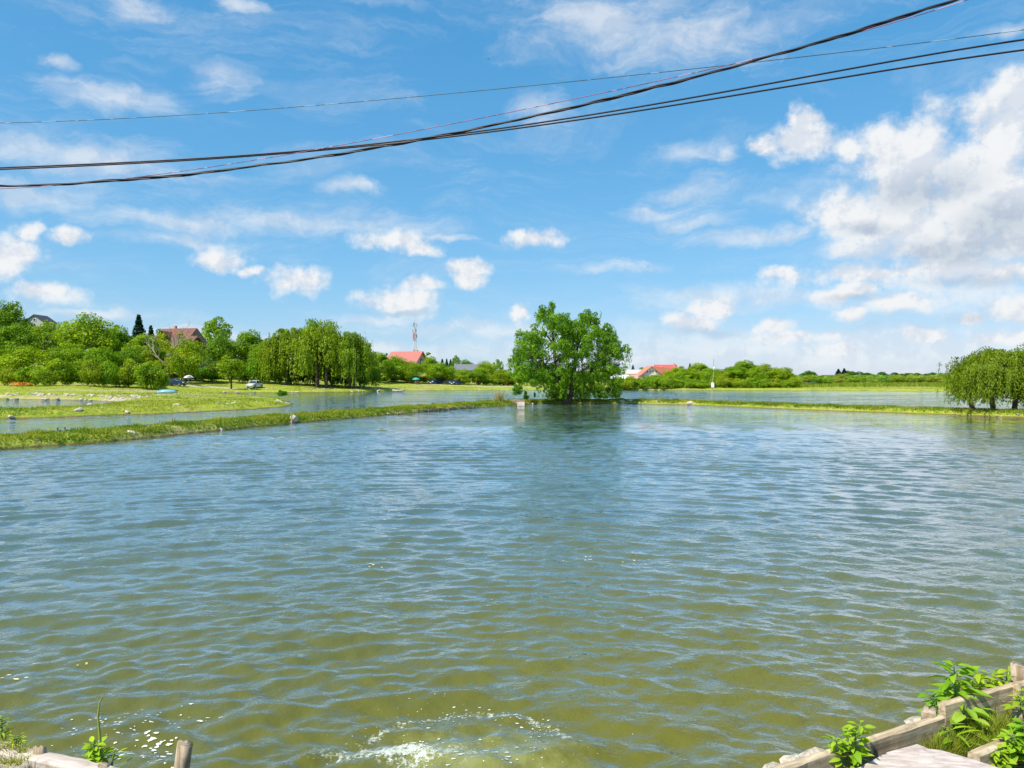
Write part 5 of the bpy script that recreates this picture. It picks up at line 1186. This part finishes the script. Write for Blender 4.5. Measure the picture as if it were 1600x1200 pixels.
board((2.60, 4.15), (3.9, 4.85), .50, .16, .07, 'inner wooden beam at the right edge behind the round leafed plant')
board((-4.6, 4.72), (-2.02, 3.83), .55, .26, .10, 'weathered wooden beam across the bottom left corner', WOODP)
# broken pale sheet of wood
mb = MB(); o3 = [(0, 0), (-.22, -.10), (-.46, -.27), (-1.4, -.80), (-.6, -1.9), (1.3, -1.2), (.36, -.27), (.20, -.13), (.10, -.06), (.04, -.05)]
mb.prism(o3, -.035, 0, 'z'); o = mb.build('wood_sheet', wood_mat('sheet_wood', (.40, .32, .27), (.60, .51, .45), (.24, .17, .14), (6, 30, 30))); o.location = (2.33, 4.24, .50); o.rotation_euler = (.02, .03, 0)
tag(o, 'pale pinkish broken wood sheet lying at the bottom right', 'board')
def post(base, top, r0, lb, seed=0, name='wooden_post', jag=.3):
    r_ = random.Random(seed); b = Vector(base); t_ = Vector(top); n = 14; m = 9; vs = []; fs = []; ax = (t_ - b); u = ax.cross(Vector((0, 1, 0))).normalized(); w = ax.normalized().cross(u)
    for i in range(m + 1):
        q = i / m
        for j in range(n):
            a = 2 * math.pi * j / n; rr_ = r0 * (1 - .08 * q) * (1 + .07 * math.sin(3 * a + seed) + r_.uniform(-.04, .04)); p = b.lerp(t_, q) + (u * math.cos(a) + w * math.sin(a)) * rr_
            if i == m: p += ax.normalized() * r0 * jag * (math.sin(a + seed) * .6 + r_.uniform(-.3, .3))
            vs.append(p)
    for i in range(m):
        for j in range(n): fs.append((i * n + j, i * n + (j + 1) % n, (i + 1) * n + (j + 1) % n, (i + 1) * n + j))
    c = sum((vs[m * n + j] for j in range(n)), Vector()) / n - ax.normalized() * r0 * .12; vs.append(c)
    for j in range(n): fs.append((m * n + j, m * n + (j + 1) % n, len(vs) - 1))
    mb = MB(); mb.add([v - b for v in vs], fs, 0, True); o = mb.build(name, POSTW); o.location = b; tag(o, lb, 'post'); return o
tp = at(288, 1163, 4.05); post((tp.x - .11, tp.y - .02, -.3), tp, .045, 'leaning weathered wooden post in the water at bottom left', 1)
tp = at(1596, 1040, 4.95); post((tp.x, tp.y, .0), tp, .060, 'upright wooden post cut by the right picture edge', 2)
tp = at(1315, 1163, 4.15); post((tp.x, tp.y, 0), tp, .035, 'low post stump outside the edging board, nearest the bottom', 3)
tp = at(1453, 1113, 4.5); post((tp.x, tp.y, 0), tp, .042, 'broad broken post stump outside the middle of the edging board', 4, jag=.8)
tp = at(1592, 1112, 4.62); post((tp.x, tp.y, .1), tp, .035, 'thin post stump inside the edging at the right edge', 5)
tp = at(60, 1170, 4.05); post((tp.x, tp.y, 0.2), tp, .035, 'small reddish stump on the bottom left beam', 6, jag=.9)
tp = at(160, 1196, 3.9); post((tp.x, tp.y, 0), tp, .03, 'reddish stump tip at the foot of the tall weed', 7)
for i, (px, py, s, lb) in enumerate([(1276, 1180, .10, 'rounded pale stone between board and water at bottom right'), (1240, 1190, .09, 'flat pale stone left of the rounded one at bottom right'), (1432, 1126, .09, 'brown stone beside the broad broken stump'), (1215, 1204, .10, 'pale stone at the bottom edge of the picture')]):
    p = at(px, py, (CH - .42) * F / (py - HY)); rock(p.x, p.y, .40, s, lb, None, 300 + i)

# leafy weeds
def leaf_shape(L, w, n=5, fold=.25, droop=.4):
    """pointed leaf as strips either side of the midrib, along +x"""
    quads = []; mid = []; lf = []; rt = []
    for i in range(n + 1):
        q = i / n; ww = w * math.sin(math.pi * min(1, q * .93 + .05)) ** .8 * (1 - q * .35) if i < n else 0
        z = -droop * L * q * q; mid.append((L * q, 0, z)); lf.append((L * q, ww / 2, z + fold * ww / 2)); rt.append((L * q, -ww / 2, z + fold * ww / 2))
    for i in range(n): quads.append([mid[i], mid[i + 1], lf[i + 1], lf[i]]); quads.append([mid[i], rt[i], rt[i + 1], mid[i + 1]])
    return np.array(quads, float)
def weed(base, h_, lb, nl_=14, ll=.11, lw=.055, seed=0, col=(1, 1, 1, 1), lean=(0, 0), name='leafy_weed', tintr=(.2, .9), bare=0.15):
    r_ = random.Random(seed); e = empty(name, base, 0); tag(e, lb, 'plant'); nl = int(nl_ * 1.7); ll *= .78; lw *= .72
    pts = [Vector((lean[0] * q * q, lean[1] * q * q, h_ * q)) for q in [i / 6 for i in range(7)]]
    mb = MB(); mb.tube(pts, [.007 * (1 - .09 * i) for i in range(7)], 6)
    Q = []; T = []
    for i in range(nl):
        q = bare + (1 - bare) * i / nl; a = i * 2.4 + r_.uniform(-.4, .4); f = q * 6; k0 = min(5, int(f)); p = pts[k0].lerp(pts[k0 + 1], f - k0)
        sc = (1.15 - .5 * q) * r_.uniform(.8, 1.2); S_ = leaf_shape(ll * sc, lw * sc, 5, r_.uniform(.1, .5), r_.uniform(.1, .6))
        el_ = r_.uniform(-.1, .7); R = Matrix.Rotation(a, 3, 'Z') @ Matrix.Rotation(-el_, 3, 'Y') @ Matrix.Rotation(r_.uniform(-.5, .5), 3, 'X')
        st = Vector((math.cos(a), math.sin(a), .3)) * .03 * sc
        A = S_.reshape(-1, 3) @ np.array(R).T + np.array(p + st); Q.append(A.reshape(-1, 4, 3)); T += [min(1, max(0, r_.uniform(*tintr)))] * len(S_)
        mb.tube([p, p + st * 1.1], .003, 4)
    mb.build('stem', plain('weed_stem', (.14, .22, .04), .7) if 'weed_stem' not in bpy.data.materials else bpy.data.materials['weed_stem'], e)
    o = link('leaves', quads_mesh('leaves', np.concatenate(Q), np.array(T), LEAF_F), e); o.color = col; return e
def gw(px, py, z): p = gp(px, py, z); return (p[0], p[1], z)
weed(gw(1495, 1125, .42), .36, 'tall broad leaved weed rising over the gap in the edging boards', 22, .20, .09, 1, (.8, .95, .8, 1), (0, .02))
weed(gw(1520, 1112, .40), .25, 'bright leafy weed right of the tall one outside the board', 20, .15, .075, 2, (1.1, 1.05, .8, 1), (.05, 0))
weed(gw(1545, 1106, .42), .22, 'yellow green weed outside the board halfway to the right post', 18, .13, .07, 3, (1.35, 1.1, .7, 1), (.05, 0))
weed(gw(1575, 1100, .42), .22, 'green weed close to the right wooden post', 14, .14, .085, 4, (1, 1.05, 1, 1))
weed(gw(1470, 1135, .40), .20, 'low dark weed outside the board beside the broken stump', 16, .14, .07, 5, (.55, .8, .6, 1), (-.06, 0))
weed(gw(1505, 1160, .34), .22, 'big pale leafed weed inside the edging', 10, .24, .13, 6, (1.15, 1.15, 2.2, 1), (.04, .02))
weed(gw(1492, 1180, .34), .16, 'long leafed weed in front of the pale leafed one', 9, .22, .06, 7, (.9, 1, .8, 1), (-.03, .0))
weed(gw(1335, 1190, .50), .20, 'nettle like weed growing over the edging board at bottom right', 30, .085, .055, 8, (1.0, 1.05, .9, 1), (.04, 0), bare=0)
weed(gw(1320, 1202, .45), .16, 'low nettle like weed at the bottom edge by the board', 22, .09, .06, 9, (1.0, 1.05, .9, 1), (-.05, 0), bare=0)
weed(gw(1585, 1190, .40), .14, 'round leafed plant in the bottom right corner, left clump', 34, .10, .075, 10, (1.0, 1.1, 1, 1), (0, 0), bare=0)
weed(gw(1605, 1180, .40), .18, 'round leafed plant in the bottom right corner, right clump', 34, .10, .08, 11, (.75, .95, .9, 1), (0, 0), bare=0)
weed(gw(1560, 1198, .40), .09, 'round leafed plant in the bottom right corner, lowest clump', 26, .08, .06, 12, (1.1, 1.1, .9, 1), (0, 0), bare=0)
weed(gw(1598, 1120, .50), .16, 'bright weed growing behind the right end of the board', 16, .10, .05, 13, (1.15, 1.1, .8, 1))
weed(gw(152, 1200, .45), .13, 'curled light green plant at the foot of the tall bare weed', 22, .085, .06, 14, (1.3, 1.25, 1.2, 1), (-.03, 0), bare=0)
weed(gw(172, 1208, .42), .12, 'pair of long upright leaves right of the tall bare weed', 4, .17, .045, 15, (1.1, 1.15, 1.6, 1), (.02, 0), bare=0)
weed(gw(0, 1168, .50), .16, 'feathery light green weed at the left picture edge', 22, .05, .018, 16, (1.2, 1.2, 1, 1), (0, 0), bare=0)
weed(gw(20, 1180, .50), .10, 'small feathery weed on the bottom left beam', 20, .045, .016, 17, (1.3, 1.2, .9, 1), (.02, 0), bare=0)
# tall bare stalk
b0 = Vector(gw(157, 1202, .45)); e = empty('tall_weed', b0); tag(e, 'tall bare green weed stalk with dry tip at bottom left', 'plant')
tps = [at(px, py, b0.y + .02) - b0 for px, py in [(157, 1202), (156, 1175), (153, 1145), (151, 1120), (154, 1098), (160, 1087)]]
mb = MB(); mb.tube(tps, [.0085, .008, .007, .006, .004, .002], 7); mb.build('stem', plain('stalk_green', (.24, .30, .04), .6), e)
mb = MB()
for (i, dx, dz) in [(3, -.035, -.02), (4, -.03, .03), (4, .03, .035), (5, .012, .02), (3, .02, .02)]: mb.tube([tps[i], tps[i] + Vector((dx, 0, dz))], [.003, .001], 4)
mb.build('twigs', plain('dry_twig', (.30, .20, .12), .8), e)
# turf
rng = np.random.RandomState(9)
def turf(name, quad, n, h0, h1, mat, lb, z=.34, w=.006, tlo=0, thi=1):
    px = []; (x0, y0), (x1, y1), (x2, y2), (x3, y3) = [gp(a, b, z) for a, b in quad]
    u = rng.rand(n); v = rng.rand(n); X = (x0 * (1 - u) + x1 * u) * (1 - v) + (x3 * (1 - u) + x2 * u) * v; Y = (y0 * (1 - u) + y1 * u) * (1 - v) + (y3 * (1 - u) + y2 * u) * v
    cl = fbm(X * 9, Y * 9, 3); ok = (cl > .40) & (sdist(NB, X, Y) > .04); X, Y, cl = X[ok], Y[ok], cl[ok]; m = len(X)
    tag(link(name, blades(name, np.stack([X, Y, np.full(m, z - .01)], -1), rng.uniform(h0, h1, m) * (0.5 + cl), np.full(m, w), .5, rng.uniform(tlo, thi, m), mat)), lb, 'grass', kind='stuff')
turf('near_grass', [(1380, 1200), (1640, 1200), (1640, 1100), (1440, 1150)], 30000, .03, .15, GRASS, 'yellow green turf between the edging boards at bottom right')
turf('dry_turf', [(1380, 1200), (1640, 1200), (1640, 1110), (1440, 1150)], 14000, .02, .09, DRY, 'dry straw among the turf at bottom right', .35)
turf('corner_grass', [(-40, 1260), (60, 1260), (60, 1190), (-40, 1180)], 5000, .03, .1, GRASS, 'yellow green turf in the bottom left corner', .40)
p4 = [(rng.uniform(-4.3, -2.55)) for _ in range(5000)]; X = np.array(p4); Y = 4.12 - (X + 2.8) * .345 + rng.normal(-.08, .045, 5000); cl = fbm(X * 8, Y * 8, 3); ok = (cl > .5) & (X < -2.62); X = X[ok]; Y = Y[ok]
tag(link('beam_moss', blades('beam_moss', np.stack([X, Y, np.full(len(X), .54)], -1), rng.uniform(.015, .06, len(X)), np.full(len(X), .006), .8, rng.uniform(.3, 1, len(X)), GRASS)), 'mossy grass creeping over the bottom left beam', 'moss', kind='stuff')

# ------------------------------------------------------------------ foam
def foam_patches(name, items, lb, mat):
    """items: (x, y, rx, ry) irregular flat flakes of foam riding on the waves"""
    cx = np.array([i[0] for i in items]); cy = np.array([i[1] for i in items]); vs = []; fs = []
    for (x, y, rx, ry) in items:
        n = 9; b = len(vs); vs.append((x, y)); j2 = rng.uniform(.35, 1.35, n)
        for j in range(n): a = 2 * math.pi * j / n; vs.append((x + rx * math.cos(a) * j2[j], y + ry * math.sin(a) * j2[j]))
        for j in range(n): fs.append((b, b + 1 + j, b + 1 + (j + 1) % n))
    A = np.array(vs); z = water_hs(A[:, 0], A[:, 1]) + .007
    me = bpy.data.meshes.new(name); me.from_pydata([(a[0], a[1], q) for a, q in zip(A, z)], [], fs); me.materials.append(mat)
    tag(link(name, me), lb, 'foam', kind='stuff')
FOAM = plain('foam', (.60, .63, .58), .8, var=.12, scale=30)
it = []
def scat(pxy, n, sx, sy, r0, r1):
    for _ in range(n):
        px, py = pxy[rng.randint(len(pxy))]; px += rng.normal(0, sx); py += rng.normal(0, sy); py = min(max(py, 1040), 1240)
        x, y = gp(px, py); r_ = rng.uniform(r0, r1); it.append((x, y, r_ * rng.uniform(1, 2.2), r_ * rng.uniform(.6, 1.1)))
arc = lambda P, n: [(float(np.interp(t, np.linspace(0, 1, len(P)), [p[0] for p in P])), float(np.interp(t, np.linspace(0, 1, len(P)), [p[1] for p in P]))) for t in np.linspace(0, 1, n)]
scat(arc([(570, 1192), (600, 1186), (640, 1176), (660, 1166), (675, 1168)], 40), 60, 9, 5, .003, .008)
scat(arc([(600, 1200), (640, 1192), (660, 1184), (720, 1192)], 30), 20, 14, 6, .003, .010)
scat(arc([(630, 1135), (665, 1128), (700, 1118), (745, 1113), (790, 1120), (820, 1130)], 60), 50, 9, 5, .003, .009)
scat(arc([(820, 1130), (850, 1128), (840, 1150), (836, 1165)], 30), 40, 9, 6, .003, .007)
scat(arc([(700, 1150), (730, 1170), (745, 1190), (790, 1185)], 30), 30, 16, 8, .003, .012)
scat([(700, 1120), (780, 1150), (860, 1160), (640, 1120), (600, 1140), (820, 1190)], 200, 50, 24, .0012, .004)
scat(arc([(100, 1145), (150, 1135), (200, 1140), (235, 1125), (320, 1128)], 40), 60, 16, 10, .003, .011)
scat(arc([(85, 1170), (180, 1160), (200, 1150), (250, 1150), (280, 1135)], 40), 30, 20, 10, .003, .011)
scat([(190, 1180), (250, 1190), (240, 1170)], 40, 16, 8, .005, .016)
foam_patches('foam', it, 'white foam flecks and swirl on the water at the bottom of the picture', FOAM)
it = []
scat([(0, 0)], 0, 1, 1, 1, 1)
for (px, py, n, sx) in [(620, 889, 9, 14), (905, 876, 16, 16), (985, 873, 8, 18), (578, 880, 5, 6), (30, 1062, 7, 22), (610, 801, 5, 8), (1000, 880, 6, 25), (100, 1040, 4, 30), (430, 850, 4, 30)]:
    for _ in range(n):
        a, b_ = px + rng.normal(0, sx), py + rng.normal(0, 2.5); x, y = gp(a, b_); r_ = rng.uniform(.006, .016); it.append((x, y, r_ * 1.6, r_))
foam_patches('floating_debris', it, 'pale leaves and debris floating on the pond', plain('debris', (.62, .52, .25), .8))
